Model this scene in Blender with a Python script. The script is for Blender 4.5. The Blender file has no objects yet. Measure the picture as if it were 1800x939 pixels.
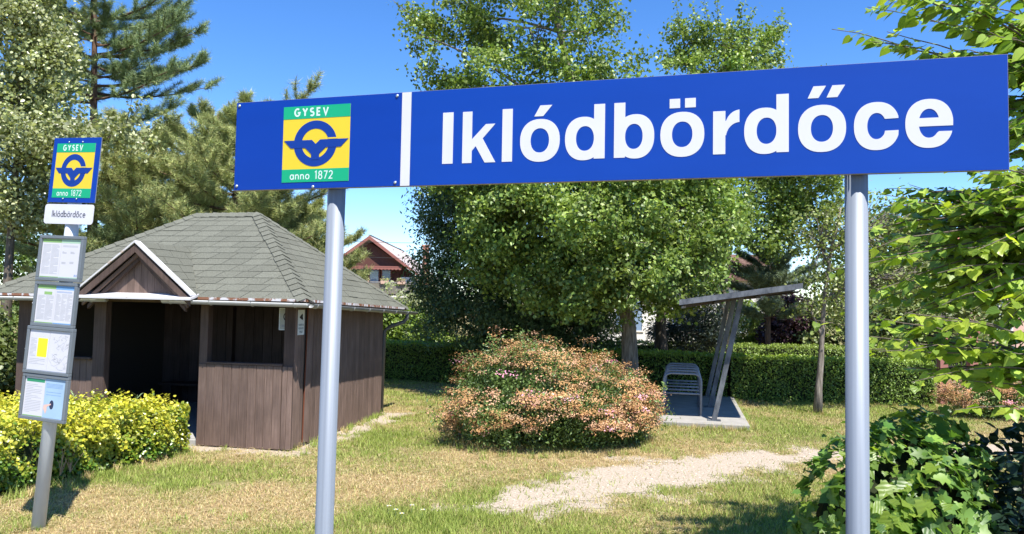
import bpy, bmesh, math, random
import numpy as np
from mathutils import Matrix, Vector
from math import sin, cos, radians, pi, sqrt

random.seed(7)
RNG = np.random.default_rng(11)
SC = bpy.context.scene
COL = SC.collection

# ------------------------------------------------------------------ camera
cam_d = bpy.data.cameras.new('camera'); cam = bpy.data.objects.new('camera', cam_d); COL.objects.link(cam)
cam_d.sensor_width = 36.0; cam_d.lens = 26.0; cam_d.clip_start = 0.05; cam_d.clip_end = 2000
cam.matrix_world = (Matrix.Translation((0, 0, 2.2)) @ Matrix.Rotation(radians(90 + 2.713), 4, 'X')
                    @ Matrix.Rotation(radians(1.019), 4, 'Z'))
SC.camera = cam

# ------------------------------------------------------------------ sky, sun, exposure
SUN_EL, SUN_AZ = 60.0, 28.0          # azimuth measured from -Y (behind the camera) towards +X
w = bpy.data.worlds.new('World'); SC.world = w; w.use_nodes = True
nt = w.node_tree; nt.nodes.clear()
sky = nt.nodes.new('ShaderNodeTexSky'); sky.sky_type = 'NISHITA'; sky.sun_disc = False
sky.sun_elevation = radians(SUN_EL); sky.sun_rotation = radians(180 - SUN_AZ)
sky.altitude = 1800; sky.air_density = 0.95; sky.dust_density = 0.0; sky.ozone_density = 2.0
bg = nt.nodes.new('ShaderNodeBackground'); bg.inputs[1].default_value = 0.14
wo = nt.nodes.new('ShaderNodeOutputWorld')
# a few faint fair-weather clouds low over the horizon, all round
tc = nt.nodes.new('ShaderNodeTexCoord'); mp = nt.nodes.new('ShaderNodeMapping'); mp.inputs['Scale'].default_value = (3.0, 3.0, 11.0)
nz = nt.nodes.new('ShaderNodeTexNoise'); nz.inputs['Scale'].default_value = 1.6; nz.inputs['Detail'].default_value = 7
rp = nt.nodes.new('ShaderNodeValToRGB'); rp.color_ramp.elements[0].position = 0.64; rp.color_ramp.elements[1].position = 0.90
sx = nt.nodes.new('ShaderNodeSeparateXYZ'); mr = nt.nodes.new('ShaderNodeMapRange')
mr.inputs[1].default_value = 0.05; mr.inputs[2].default_value = 0.22; mr.inputs[3].default_value = 1.0; mr.inputs[4].default_value = 0.0
mu = nt.nodes.new('ShaderNodeMath'); mu.operation = 'MULTIPLY'
mx = nt.nodes.new('ShaderNodeMixRGB'); mx.inputs[2].default_value = (6.5, 6.7, 7.0, 1)
L = nt.links.new
L(tc.outputs['Generated'], mp.inputs[0]); L(mp.outputs[0], nz.inputs[0]); L(nz.outputs[0], rp.inputs[0])
L(tc.outputs['Generated'], sx.inputs[0]); L(sx.outputs[2], mr.inputs[0])
L(rp.outputs[0], mu.inputs[0]); L(mr.outputs[0], mu.inputs[1]); L(mu.outputs[0], mx.inputs[0])
hs = nt.nodes.new('ShaderNodeHueSaturation'); hs.inputs['Saturation'].default_value = 1.28; hs.inputs['Hue'].default_value = 0.507; L(sky.outputs[0], hs.inputs['Color']); L(hs.outputs[0], mx.inputs[1]); L(mx.outputs[0], bg.inputs[0]); L(bg.outputs[0], wo.inputs[0])
sun_d = bpy.data.lights.new('sun', 'SUN'); sun_d.energy = 5.0; sun_d.angle = radians(0.53); sun_d.color = (1.0, 0.955, 0.88)
sun = bpy.data.objects.new('sun', sun_d); COL.objects.link(sun)
e_, a_ = radians(SUN_EL), radians(SUN_AZ)
to_sun = Vector((sin(a_) * cos(e_), -cos(a_) * cos(e_), sin(e_)))
sun.rotation_euler = to_sun.to_track_quat('Z', 'Y').to_euler(); sun.location = to_sun * 60
SC.view_settings.view_transform = 'Standard'; SC.view_settings.look = 'None'
SC.view_settings.exposure = 0.98; SC.view_settings.gamma = 1.0; SC.view_settings.use_curve_mapping = False
SC.render.engine = 'CYCLES'
SC.cycles.use_denoising = True
SC.cycles.max_bounces = 6; SC.cycles.diffuse_bounces = 4; SC.cycles.transmission_bounces = 4; SC.cycles.glossy_bounces = 3

# ------------------------------------------------------------------ helpers
def new_mat(name):
    m = bpy.data.materials.new(name); m.use_nodes = True
    n = m.node_tree; b = n.nodes['Principled BSDF']
    return m, n, b

def mat_plain(name, rgb, rough=0.6, metal=0.0, spec=0.4, var=0.0, scale=8.0, bump=0.0, stretch=(1, 1, 1), rnd=0.0):
    """plain procedural paint / plastic / metal with optional noise variation, grain bump and per-object variation"""
    m, n, b = new_mat(name); lk = n.links.new
    b.inputs['Roughness'].default_value = rough; b.inputs['Metallic'].default_value = metal
    b.inputs['Specular IOR Level'].default_value = spec
    tcn = n.nodes.new('ShaderNodeTexCoord'); mpn = n.nodes.new('ShaderNodeMapping'); mpn.inputs['Scale'].default_value = stretch
    lk(tcn.outputs['Object'], mpn.inputs[0])
    no = n.nodes.new('ShaderNodeTexNoise'); no.inputs['Scale'].default_value = scale; no.inputs['Detail'].default_value = 5
    oi = n.nodes.new('ShaderNodeObjectInfo')
    add = n.nodes.new('ShaderNodeVectorMath'); add.operation = 'ADD'
    mulv = n.nodes.new('ShaderNodeVectorMath'); mulv.operation = 'SCALE'; mulv.inputs['Scale'].default_value = 37.0
    cmb = n.nodes.new('ShaderNodeCombineXYZ'); lk(oi.outputs['Random'], cmb.inputs[0]); lk(oi.outputs['Random'], cmb.inputs[2])
    lk(cmb.outputs[0], mulv.inputs[0]); lk(mpn.outputs[0], add.inputs[0]); lk(mulv.outputs[0], add.inputs[1])
    lk(add.outputs[0], no.inputs[0])
    mr1 = n.nodes.new('ShaderNodeMapRange'); mr1.inputs[1].default_value = 0.25; mr1.inputs[2].default_value = 0.75
    mr1.inputs[3].default_value = 1 - var; mr1.inputs[4].default_value = 1 + var
    lk(no.outputs[0], mr1.inputs[0])
    mr2 = n.nodes.new('ShaderNodeMapRange'); mr2.inputs[3].default_value = 1 - rnd; mr2.inputs[4].default_value = 1 + rnd
    lk(oi.outputs['Random'], mr2.inputs[0])
    mm = n.nodes.new('ShaderNodeMath'); mm.operation = 'MULTIPLY'; lk(mr1.outputs[0], mm.inputs[0]); lk(mr2.outputs[0], mm.inputs[1])
    vm = n.nodes.new('ShaderNodeVectorMath'); vm.operation = 'SCALE'; vm.inputs[0].default_value = rgb
    lk(mm.outputs[0], vm.inputs['Scale']); lk(vm.outputs[0], b.inputs['Base Color'])
    if bump:
        bp = n.nodes.new('ShaderNodeBump'); bp.inputs['Strength'].default_value = bump; bp.inputs['Distance'].default_value = 0.01
        lk(no.outputs[0], bp.inputs['Height']); lk(bp.outputs[0], b.inputs['Normal'])
    return m

def mat_leaf(name, rough=0.45, spec=0.35, transl=0.35, tint=(1.5, 1.6, 0.7)):
    """thin leaf: colour per leaf from the mesh attribute 'col', part of the light passes through"""
    m, n, b = new_mat(name); lk = n.links.new
    at = n.nodes.new('ShaderNodeAttribute'); at.attribute_name = 'col'; gain = n.nodes.new('ShaderNodeVectorMath'); gain.operation = 'SCALE'; gain.inputs['Scale'].default_value = 1.38; lk(at.outputs['Color'], gain.inputs[0])
    lk(gain.outputs[0], b.inputs['Base Color'])
    b.inputs['Roughness'].default_value = rough; b.inputs['Specular IOR Level'].default_value = spec
    tr = n.nodes.new('ShaderNodeBsdfTranslucent')
    vm = n.nodes.new('ShaderNodeVectorMath'); vm.operation = 'MULTIPLY'; vm.inputs[1].default_value = tint
    lk(at.outputs['Color'], vm.inputs[0]); lk(vm.outputs[0], tr.inputs[0])
    ms = n.nodes.new('ShaderNodeMixShader'); ms.inputs[0].default_value = transl
    lk(b.outputs[0], ms.inputs[1]); lk(tr.outputs[0], ms.inputs[2])
    lk(ms.outputs[0], n.nodes['Material Output'].inputs[0])
    return m

def mat_two(name, c1, c2, scale, lo, hi, rough=0.7, stretch=(1, 1, 1), bump=0.0, spec=0.3, metal=0.0):
    """two colours mixed by a noise with a hard-ish edge: rust on paint, lichen on bark ..."""
    m, n, b = new_mat(name); lk = n.links.new
    tcn = n.nodes.new('ShaderNodeTexCoord'); mpn = n.nodes.new('ShaderNodeMapping'); mpn.inputs['Scale'].default_value = stretch
    no = n.nodes.new('ShaderNodeTexNoise'); no.inputs['Scale'].default_value = scale; no.inputs['Detail'].default_value = 8
    no.inputs['Roughness'].default_value = 0.65
    r = n.nodes.new('ShaderNodeValToRGB'); r.color_ramp.elements[0].position = lo; r.color_ramp.elements[1].position = hi
    r.color_ramp.elements[0].color = (*c1, 1); r.color_ramp.elements[1].color = (*c2, 1)
    lk(tcn.outputs['Object'], mpn.inputs[0]); lk(mpn.outputs[0], no.inputs[0]); lk(no.outputs[0], r.inputs[0])
    lk(r.outputs[0], b.inputs['Base Color']); b.inputs['Roughness'].default_value = rough
    b.inputs['Specular IOR Level'].default_value = spec; b.inputs['Metallic'].default_value = metal
    if bump:
        bp = n.nodes.new('ShaderNodeBump'); bp.inputs['Strength'].default_value = bump; bp.inputs['Distance'].default_value = 0.02
        lk(no.outputs[0], bp.inputs['Height']); lk(bp.outputs[0], b.inputs['Normal'])
    return m

def obj(name, me, mat=None, parent=None):
    o = bpy.data.objects.new(name, me); COL.objects.link(o)
    if mat is not None and len(me.materials) == 0: me.materials.append(mat)
    if parent is not None: o.parent = parent
    return o

def thing(name, label, cat, loc=(0, 0, 0), rotz=0.0, group=None):
    o = bpy.data.objects.new(name, None); COL.objects.link(o); o.empty_display_size = 0.1
    o.location = loc; o.rotation_euler = (0, 0, rotz); o['label'] = label; o['category'] = cat
    if group: o['group'] = group
    return o

def tag(o, label, cat, group=None):
    o['label'] = label; o['category'] = cat
    if group: o['group'] = group
    return o

def struct(o): o['kind'] = 'structure'; return o
def stuff(o): o['kind'] = 'stuff'; return o

class MB:
    def __init__(s): s.v = []; s.f = []
    def add(s, vs, fs):
        k = len(s.v); s.v += [tuple(p) for p in vs]; s.f += [tuple(i + k for i in f) for f in fs]; return s
    def box(s, x0, x1, y0, y1, z0, z1):
        return s.add([(x0, y0, z0), (x1, y0, z0), (x1, y1, z0), (x0, y1, z0), (x0, y0, z1), (x1, y0, z1), (x1, y1, z1), (x0, y1, z1)],
                     [(0, 3, 2, 1), (4, 5, 6, 7), (0, 1, 5, 4), (1, 2, 6, 5), (2, 3, 7, 6), (3, 0, 4, 7)])
    def tube(s, pts, r, n=8, caps=True):
        pts = [Vector(p) for p in pts]; rr = r if isinstance(r, (list, tuple)) else [r] * len(pts)
        rings = []; up = Vector((0, 0, 1)); prev = None
        for i, p in enumerate(pts):
            d = (pts[min(i + 1, len(pts) - 1)] - pts[max(i - 1, 0)]).normalized()
            if prev is None:
                a = d.cross(up) if abs(d.z) < 0.95 else d.cross(Vector((1, 0, 0)))
            else:
                a = prev - d * prev.dot(d)
            a.normalize(); prev = a; b = d.cross(a)
            rings.append([p + (a * cos(2 * pi * k / n) + b * sin(2 * pi * k / n)) * rr[i] for k in range(n)])
        vs = [q for ring in rings for q in ring]; fs = []
        for i in range(len(pts) - 1):
            for k in range(n):
                fs.append((i * n + k, i * n + (k + 1) % n, (i + 1) * n + (k + 1) % n, (i + 1) * n + k))
        if caps: fs += [tuple(range(n))[::-1], tuple((len(pts) - 1) * n + k for k in range(n))]
        return s.add(vs, fs)
    def prism(s, pts, d):
        """closed polygon pts (3d, planar, convex) extruded by the vector d"""
        n = len(pts); d = Vector(d); a = [Vector(p) for p in pts]; b = [p + d for p in a]
        return s.add(a + b, [tuple(range(n))[::-1], tuple(range(n, 2 * n))] + [(i, (i + 1) % n, n + (i + 1) % n, n + i) for i in range(n)])
    def mesh(s, name, smooth=False):
        me = bpy.data.meshes.new(name); me.from_pydata(s.v, [], s.f); me.update()
        if smooth: me.polygons.foreach_set('use_smooth', [True] * len(me.polygons))
        return me
    def build(s, name, mat, parent=None, smooth=False): return obj(name, s.mesh(name, smooth), mat, parent)

def bevel(o, wd=0.006, seg=2):
    m = o.modifiers.new('bevel', 'BEVEL'); m.width = wd; m.segments = seg; m.limit_method = 'ANGLE'; return o

def npmesh(name, V, F, col=None, smooth=False):
    V = np.asarray(V, np.float32).reshape(-1, 3); F = np.asarray(F, np.int32); k = F.shape[1]
    me = bpy.data.meshes.new(name); me.vertices.add(len(V)); me.vertices.foreach_set('co', V.ravel())
    me.loops.add(F.size); me.loops.foreach_set('vertex_index', F.ravel())
    me.polygons.add(len(F)); me.polygons.foreach_set('loop_start', np.arange(0, F.size, k, dtype=np.int32))
    if smooth: me.polygons.foreach_set('use_smooth', np.ones(len(F), bool))
    if col is not None:
        a = me.color_attributes.new('col', 'FLOAT_COLOR', 'POINT')
        c4 = np.ones((len(V), 4), np.float32); c4[:, :3] = col; a.data.foreach_set('color', c4.ravel())
    me.update(calc_edges=True); me.validate(); return me

_tab = np.random.default_rng(5).random((256, 256))
def vnoise(x, y, oct=4, seed=0):
    x = np.asarray(x, float) + seed * 17.3; y = np.asarray(y, float) + seed * 9.1
    out = np.zeros_like(x); amp = 1.0; tot = 0
    for _ in range(oct):
        xi = np.floor(x).astype(int); yi = np.floor(y).astype(int); fx = x - xi; fy = y - yi
        fx = fx * fx * (3 - 2 * fx); fy = fy * fy * (3 - 2 * fy)
        a = _tab[xi & 255, yi & 255]; b = _tab[(xi + 1) & 255, yi & 255]; c = _tab[xi & 255, (yi + 1) & 255]; d = _tab[(xi + 1) & 255, (yi + 1) & 255]
        out += amp * ((a * (1 - fx) + b * fx) * (1 - fy) + (c * (1 - fx) + d * fx) * fy); tot += amp
        amp *= 0.5; x = x * 2.03 + 3.1; y = y * 2.03 + 7.7
    return out / tot

def unit(a): return a / np.maximum(np.linalg.norm(a, axis=-1, keepdims=True), 1e-9)
def rand_dir(rng, n): return unit(rng.normal(size=(n, 3)))

# leaf outlines: x along the leaf, y across, z out of the leaf
T_DIAMOND = (np.array([(0, 0, 0), (.42, .30, .07), (1, 0, -.04), (.42, -.30, .07)]), np.array([(0, 2, 1), (0, 3, 2)]))
T_BROAD = (np.array([(0, 0, 0), (.15, .36, .06), (.62, .40, .05), (1, 0, -.08), (.62, -.40, .05), (.15, -.36, .06)]),
           np.array([(0, 3, 2), (0, 2, 1), (0, 4, 3), (0, 5, 4)]))
T_MAPLE = (np.array([(0, 0, 0), (.05, .48, .08), (.42, .30, .03), (.62, .55, .10), (1, 0, -.10), (.62, -.55, .10), (.42, -.30, .03), (.05, -.48, .08)]),
           np.array([(0, 2, 1), (0, 4, 2), (2, 4, 3), (0, 6, 4), (0, 7, 6), (4, 6, 5)]))
T_STAR = (np.array([(0, 0, 0), (.10, .50, .09), (.45, .24, .02), (1, 0, -.10), (.45, -.24, .02), (.10, -.50, .09)]), np.array([(0, 2, 1), (0, 3, 2), (0, 4, 3), (0, 5, 4)]))
T_KITE = (np.array([(0, 0, 0), (.34, .44, .09), (1, 0, -.08), (.34, -.44, .09)]), np.array([(0, 2, 1), (0, 3, 2)]))
T_NARROW = (np.array([(0, 0, 0), (.4, .11, .03), (1, 0, -.12), (.4, -.11, .03)]), np.array([(0, 2, 1), (0, 3, 2)]))
T_NEEDLE = (np.array([(0, .03, 0), (0, -.03, 0), (1, 0, 0)]), np.array([(0, 1, 2)]))
T_HEART = (np.array([(0, 0, 0), (-.10, .20, .03), (.02, .42, .07), (.30, .47, .08), (.62, .33, .04), (.85, .13, -.03), (1.04, 0, -.10),
                     (.85, -.13, -.03), (.62, -.33, .04), (.30, -.47, .08), (.02, -.42, .07), (-.10, -.20, .03), (.35, 0, -.02), (.7, 0, -.05)]),
           np.array([(0, 2, 1), (0, 3, 2), (0, 12, 3), (12, 4, 3), (12, 13, 4), (13, 5, 4), (13, 6, 5),
                     (0, 11, 10), (0, 10, 9), (0, 9, 12), (12, 9, 8), (12, 8, 13), (13, 8, 7), (13, 7, 6)]))
T_VINE = (np.array([(0, 0, 0), (-.12, .25, .05), (.10, .52, .09), (.32, .36, .05), (.55, .58, .03), (.62, .27, .0), (1.0, 0, -.12),
                    (.62, -.27, .0), (.55, -.58, .03), (.32, -.36, .05), (.10, -.52, .09), (-.12, -.25, .05), (.45, 0, -.03)]),
          np.array([(0, 2, 1), (0, 3, 2), (0, 12, 3), (3, 12, 4), (4, 12, 5), (5, 12, 6),
                    (0, 11, 10), (0, 10, 9), (0, 9, 12), (9, 8, 12), (8, 7, 12), (7, 6, 12)]))

def leaf_cloud(P, A, N, S, tmpl):
    T, F = tmpl; A = unit(A); B = unit(np.cross(N, A)); N2 = np.cross(A, B)
    V = P[:, None, :] + S[:, None, None] * (T[None, :, 0:1] * A[:, None] + T[None, :, 1:2] * B[:, None] + T[None, :, 2:3] * N2[:, None])
    k = len(T); FF = (F[None] + (np.arange(len(P)) * k)[:, None, None]).reshape(-1, 3)
    return V.reshape(-1, 3), FF

def pick_cols(rng, pal, n, jit=0.15):
    pal = np.array(pal); w_ = rng.dirichlet(np.ones(len(pal)) * 0.6, size=n)
    c = w_ @ pal; return np.clip(c * (1 + rng.normal(0, jit, (n, 1))), 0.004, 0.9)

def lobes_clusters(rng, lobes, n, inner=0.30):
    """cluster centres spread through a set of ellipsoids (cx,cy,cz,rx,rz[,ry]); more towards the surface"""
    Lb = np.array([(l[0], l[1], l[2], l[3], l[5] if len(l) > 5 else l[3], l[4]) for l in lobes], float)
    vol = Lb[:, 3] * Lb[:, 4] * Lb[:, 5]; wv = vol ** 0.75; wv /= wv.sum()
    idx = rng.choice(len(Lb), size=n, p=wv); d = rand_dir(rng, n)
    r = inner + (1.06 - inner) * rng.random((n, 1)) ** 0.6; r = np.where(rng.random((n, 1)) < .16, r * (1.1 + .22 * rng.random((n, 1))), r)
    return Lb[idx, :3] + d * r * Lb[idx, 3:6], d, idx

def leaves_at(rng, C, D, per, rad, size, pal, tmpl, up=0.5, droop=0.3, flat=0.7, jit=0.14, cl_jit=0.18):
    kk = np.maximum(4, (per * (0.45 + 1.1 * rng.random(len(C)))).astype(int)); ci = np.repeat(np.arange(len(C)), kk); n = len(ci)
    off = rng.normal(size=(n, 3)) * rad * 0.55; off[:, 2] *= flat
    P = C[ci] + off
    N = unit(rand_dir(rng, n) * 0.75 + D[ci] * 0.35 + np.array([0, 0, up]))
    A = rand_dir(rng, n); A = A - N * (A * N).sum(1, keepdims=True); A = unit(A); A[:, 2] -= droop
    S = size * (0.65 + 0.7 * rng.random(n))
    col = pick_cols(rng, pal, n, jit) * (1 + rng.normal(0, cl_jit, (len(C), 1)))[ci]
    V, F = leaf_cloud(P, A, N, S, tmpl); return V, F, np.repeat(np.clip(col, .004, .9), len(tmpl[0]), axis=0)

def curve_pts(a, b, n=6, bend=0.12, rng=random):
    a = Vector(a); b = Vector(b); L_ = (b - a).length
    o1 = Vector((rng.uniform(-1, 1), rng.uniform(-1, 1), rng.uniform(0, 1))) * bend * L_
    return [a.lerp(b, i / (n - 1)) + o1 * sin(pi * i / (n - 1)) for i in range(n)]

BARK = mat_two('bark', (0.07, 0.055, 0.042), (0.20, 0.165, 0.13), 9.0, 0.35, 0.7, 0.9, (3, 3, 0.5), 0.6)
BARK_PALE = mat_two('bark_pale', (0.09, 0.075, 0.06), (0.28, 0.245, 0.205), 8.0, 0.35, 0.65, 0.9, (3, 3, 0.4), 0.7)
BARK_DK = mat_two('bark_dark', (0.03, 0.024, 0.02), (0.10, 0.08, 0.062), 10.0, 0.35, 0.7, 0.9, (3, 3, 0.5), 0.5)
BARK_PINE = mat_two('bark_pine', (0.06, 0.04, 0.03), (0.19, 0.11, 0.07), 10.0, 0.35, 0.7, 0.9, (3, 3, 0.6), 0.5)
LEAF = mat_leaf('leaf', 0.42, 0.45, 0.34)
LEAF_GLOSSY = mat_leaf('leaf_glossy', 0.30, 0.5, 0.30)
NEEDLE = mat_leaf('needle', 0.5, 0.3, 0.2, (1.1, 1.15, 0.7))
FLOWER = mat_leaf('flower_head', 0.8, 0.1, 0.25, (1.2, 1.1, 1.0))
GRASSM = mat_leaf('grass_blade', 0.6, 0.2, 0.3, (1.3, 1.35, 0.7))

def tree(name, label, base, trunk, r0, r1, lobes, ncl, per, rad, size, pal, tmpl, seed, mat=LEAF, bark=BARK,
         fork=0.55, twigs=0.45, up=0.5, droop=0.3, flat=0.7, group=None, inner=0.3, cl_jit=0.18, shoots=0, thin=None, cat='tree'):
    rng = np.random.default_rng(seed); rr = random.Random(seed)
    t = thing(name, label, cat, base, 0, group); B = np.array(base, float)
    pts = [Vector(p) - Vector(base) for p in trunk]; n = len(pts)
    mb = MB(); radii = [r0 + (r1 - r0) * (i / (n - 1)) ** 0.8 for i in range(n)]; radii[0] *= 1.25
    mb.tube(pts, radii, 12, True); mb.build('trunk', bark, t, True)
    C, D, idx = lobes_clusters(rng, lobes, ncl, inner)
    if thin:
        ok = (C[:, 2] < thin[0]) | (rng.random(len(C)) > thin[1]); C, D, idx = C[ok], D[ok], idx[ok]
    br = MB(); limb = {}
    for i, l in enumerate(lobes):
        c = Vector(l[:3]) - Vector(base)
        zt = max(pts[0].z + 0.35 * (pts[-1].z - pts[0].z), min(pts[-1].z, c.z - 0.5 * (Vector((c.x, c.y, 0)) - Vector((pts[-1].x, pts[-1].y, 0))).length))
        k = min(range(n), key=lambda q: abs(pts[q].z - zt))
        p = curve_pts(pts[k], c, 7, 0.10, rr); ra = max(0.03, radii[k] * 0.5); limb[i] = p
        br.tube(p, [ra + (0.014 - ra) * q / 6 for q in range(7)], 7, False)
    for j in range(len(C)):
        if rr.random() < twigs:
            p = limb[idx[j]]; s = p[rr.randint(3, 6)]; e = Vector(C[j] - B)
            br.tube(curve_pts(s, e, 4, 0.10, rr), [0.014, 0.011, 0.008, 0.004], 4, False)
    V, F, c = leaves_at(rng, C, D, per, rad, size, pal, tmpl, up, droop, flat, 0.14, cl_jit)
    if shoots:      # leafy shoots that break the outline
        far = np.argsort(-np.linalg.norm((C - C.mean(0)) / C.std(0), axis=1))[:shoots * 3]; far = rng.choice(far, shoots, replace=False); SC_, SD = [], []
        for j in far:
            d = unit(D[j] * .7 + np.array([0, 0, .75]) + rng.normal(0, .2, 3)); sl = .10 + .07 * rng.random()
            for q in range(6): SC_.append(C[j] + d * sl * (q + 1)); SD.append(d)
            sm = MB(); sm.tube([Vector(C[j] - B), Vector(C[j] + d * sl * 6 - B)], [.010, .004], 4, False); br.add(sm.v, sm.f)
        V2, F2, c2 = leaves_at(rng, np.array(SC_), np.array(SD), 11, .13, size * .95, pal, tmpl, up, droop, 1.0, 0.14, cl_jit); F = np.concatenate([F, F2 + len(V)]); V = np.concatenate([V, V2]); c = np.concatenate([c, c2])
    stuff(br.build('branches', bark, t, True))
    o = obj('crown', npmesh('crown', V - B, F, c), mat, t)
    return t

# ------------------------------------------------------------------ ground, path, grass
def path_mask(x, y):
    """worn pale gravel strip from the lower middle to the right, ragged edges"""
    up_x = np.array([-0.6, 0.43, 1.2, 2.2, 4.5, 9.0]); up_y = np.array([8.3, 9.35, 10.25, 10.9, 11.6, 12.6])
    lo_x = np.array([-0.6, 0.5, 1.75, 3.0, 4.1, 9.0]); lo_y = np.array([7.3, 7.75, 8.65, 9.55, 10.45, 11.4])
    yu = np.interp(x, up_x, up_y); yl = np.interp(x, lo_x, lo_y); mid = (yu + yl) / 2; hw = (yu - yl) / 2
    nn = vnoise(x * 2.2, y * 2.2, 4, 3) - 0.5
    fade = np.clip((x + 0.5) / 2.0, 0, 1)
    return np.clip(0.5 + (hw - np.abs(y - mid) + nn * 1.5 + (vnoise(x * 7, y * 7, 2, 13) - .5) * .5) * 1.3 + .0 - (1 - fade) * 0.62, 0, 1) * (x > -0.8)
def shelter_dirt(x, y):
    r = radians(-11); dx = x + 3.14; dy = y - 10.8; u = dx * cos(r) + dy * sin(r); v = -dx * sin(r) + dy * cos(r)
    d = np.maximum(np.maximum(-4.7 - u, u), np.maximum(-v, v - 3.55)); nn = vnoise(x * 2.6, y * 2.6, 3, 8) - .5
    return np.clip(1.0 - (d - 0.18 + nn * 1.0) * 2.6, 0, 1) * (d > -0.3)
def dry_mask(x, y):
    nn = vnoise(x * 0.55, y * 0.75, 4, 1); n2 = vnoise(x * 2.3, y * 2.6, 3, 2)
    patch = np.exp(-(((x + 1.6) / 1.5) ** 2 + ((y - 8.9) / 0.9) ** 2)) * 0.35
    green = np.exp(-(((x + 0.3) / 1.6) ** 2 + ((y - 7.6) / 0.6) ** 2)) * 0.35 + np.exp(-(((x + 1.6) / 0.7) ** 2 + ((y - 12.5) / 2) ** 2)) * 0.22
    return np.clip(0.54 + (nn - 0.47) * 1.7 + (n2 - 0.5) * 0.7 + patch - green, 0, 1)
def ground_z(x, y): return (vnoise(x * 0.35, y * 0.35, 3, 4) - 0.5) * 0.05 * np.exp(-((y - 11) / 14.0) ** 2)

xs = np.concatenate([[-600, -300, -150, -80, -45, -28, -18, -13], np.arange(-10, 12.01, 0.12), [14, 18, 28, 45, 80, 150, 300, 600]])
ys = np.concatenate([[-300, -100, -40, -15, -5, 0, 3, 5], np.arange(6, 22.01, 0.12), [24, 28, 35, 45, 60, 90, 150, 300, 700, 1200]])
GX, GY = np.meshgrid(xs, ys); gz = ground_z(GX, GY)
nx_, ny_ = len(xs), len(ys); ii = np.arange(nx_ * ny_).reshape(ny_, nx_)
GF = np.stack([ii[:-1, :-1], ii[:-1, 1:], ii[1:, 1:], ii[1:, :-1]], -1).reshape(-1, 4)
attr = np.stack([np.maximum(path_mask(GX, GY), shelter_dirt(GX, GY)), dry_mask(GX, GY), np.zeros_like(GX)], -1).reshape(-1, 3)
def ground_material():
    m, n, b = new_mat('ground_turf'); lk = n.links.new
    at = n.nodes.new('ShaderNodeAttribute'); at.attribute_name = 'col'; sp = n.nodes.new('ShaderNodeSeparateXYZ'); lk(at.outputs['Vector'], sp.inputs[0])
    tcn = n.nodes.new('ShaderNodeTexCoord')
    n1 = n.nodes.new('ShaderNodeTexNoise'); n1.inputs['Scale'].default_value = 22; n1.inputs['Detail'].default_value = 8; lk(tcn.outputs['Object'], n1.inputs[0])
    n2 = n.nodes.new('ShaderNodeTexNoise'); n2.inputs['Scale'].default_value = 90; n2.inputs['Detail'].default_value = 5; lk(tcn.outputs['Object'], n2.inputs[0])
    def mixc(f, a, c):
        q = n.nodes.new('ShaderNodeMixRGB')
        for s_, v in ((0, f), (1, a), (2, c)):
            if isinstance(v, tuple): q.inputs[s_].default_value = (*v, 1)
            else: lk(v, q.inputs[s_])
        return q.outputs[0]
    def ramp(src, lo, hi):
        q = n.nodes.new('ShaderNodeMapRange'); q.inputs[1].default_value = lo; q.inputs[2].default_value = hi; lk(src, q.inputs[0]); return q.outputs[0]
    straw = mixc(ramp(n2.outputs[0], .3, .7), (0.20, 0.135, 0.068), (0.40, 0.30, 0.16))
    green = mixc(ramp(n2.outputs[0], .3, .7), (0.07, 0.095, 0.022), (0.20, 0.22, 0.07))
    turf = mixc(sp.outputs[1], green, straw)
    soil = mixc(ramp(n1.outputs[0], .52, .7), turf, (0.22, 0.155, 0.09))
    grav = mixc(ramp(n2.outputs[0], .3, .72), (0.30, 0.24, 0.175), (0.50, 0.435, 0.355))
    pmx = n.nodes.new('ShaderNodeMath'); pmx.operation = 'ADD'; lk(sp.outputs[0], pmx.inputs[0]); pn = n.nodes.new('ShaderNodeMapRange'); pn.inputs[1].default_value = .2; pn.inputs[2].default_value = .8; pn.inputs[3].default_value = -.3; pn.inputs[4].default_value = .3; lk(n1.outputs[0], pn.inputs[0]); lk(pn.outputs[0], pmx.inputs[1])
    out = mixc(ramp(pmx.outputs[0], .25, .7), soil, grav)
    lk(out, b.inputs['Base Color']); b.inputs['Roughness'].default_value = 0.95; b.inputs['Specular IOR Level'].default_value = 0.1
    bp = n.nodes.new('ShaderNodeBump'); bp.inputs['Strength'].default_value = 0.7; bp.inputs['Distance'].default_value = 0.02
    lk(n2.outputs[0], bp.inputs['Height']); lk(bp.outputs[0], b.inputs['Normal']); return m
GM = ground_material()
struct(obj('ground', npmesh('ground', np.stack([GX, GY, gz], -1), GF, attr, True), GM))

# gravel path: its own sheet just above the turf, cut with ragged edges
px_ = np.arange(-0.8, 9.0, 0.05); py_ = np.arange(7.2, 13.0, 0.05); PX, PY = np.meshgrid(px_, py_); pm = path_mask(PX, PY)
keep = (pm[:-1, :-1] > .80); jj = np.arange(PX.size).reshape(PX.shape)
PF = np.stack([jj[:-1, :-1], jj[:-1, 1:], jj[1:, 1:], jj[1:, :-1]], -1)[keep]
pz = ground_z(PX, PY) + 0.004 + 0.002 * (vnoise(PX * 9, PY * 9, 3, 6) - .5)
GRAV = mat_two('gravel', (0.28, 0.222, 0.16), (0.49, 0.42, 0.34), 34.0, 0.34, 0.66, 0.95, (1, 1, 1), 0.8, 0.1)
struct(obj('gravel_path', npmesh('gravel_path', np.stack([PX, PY, pz], -1), PF, None, True), GRAV))

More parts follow.
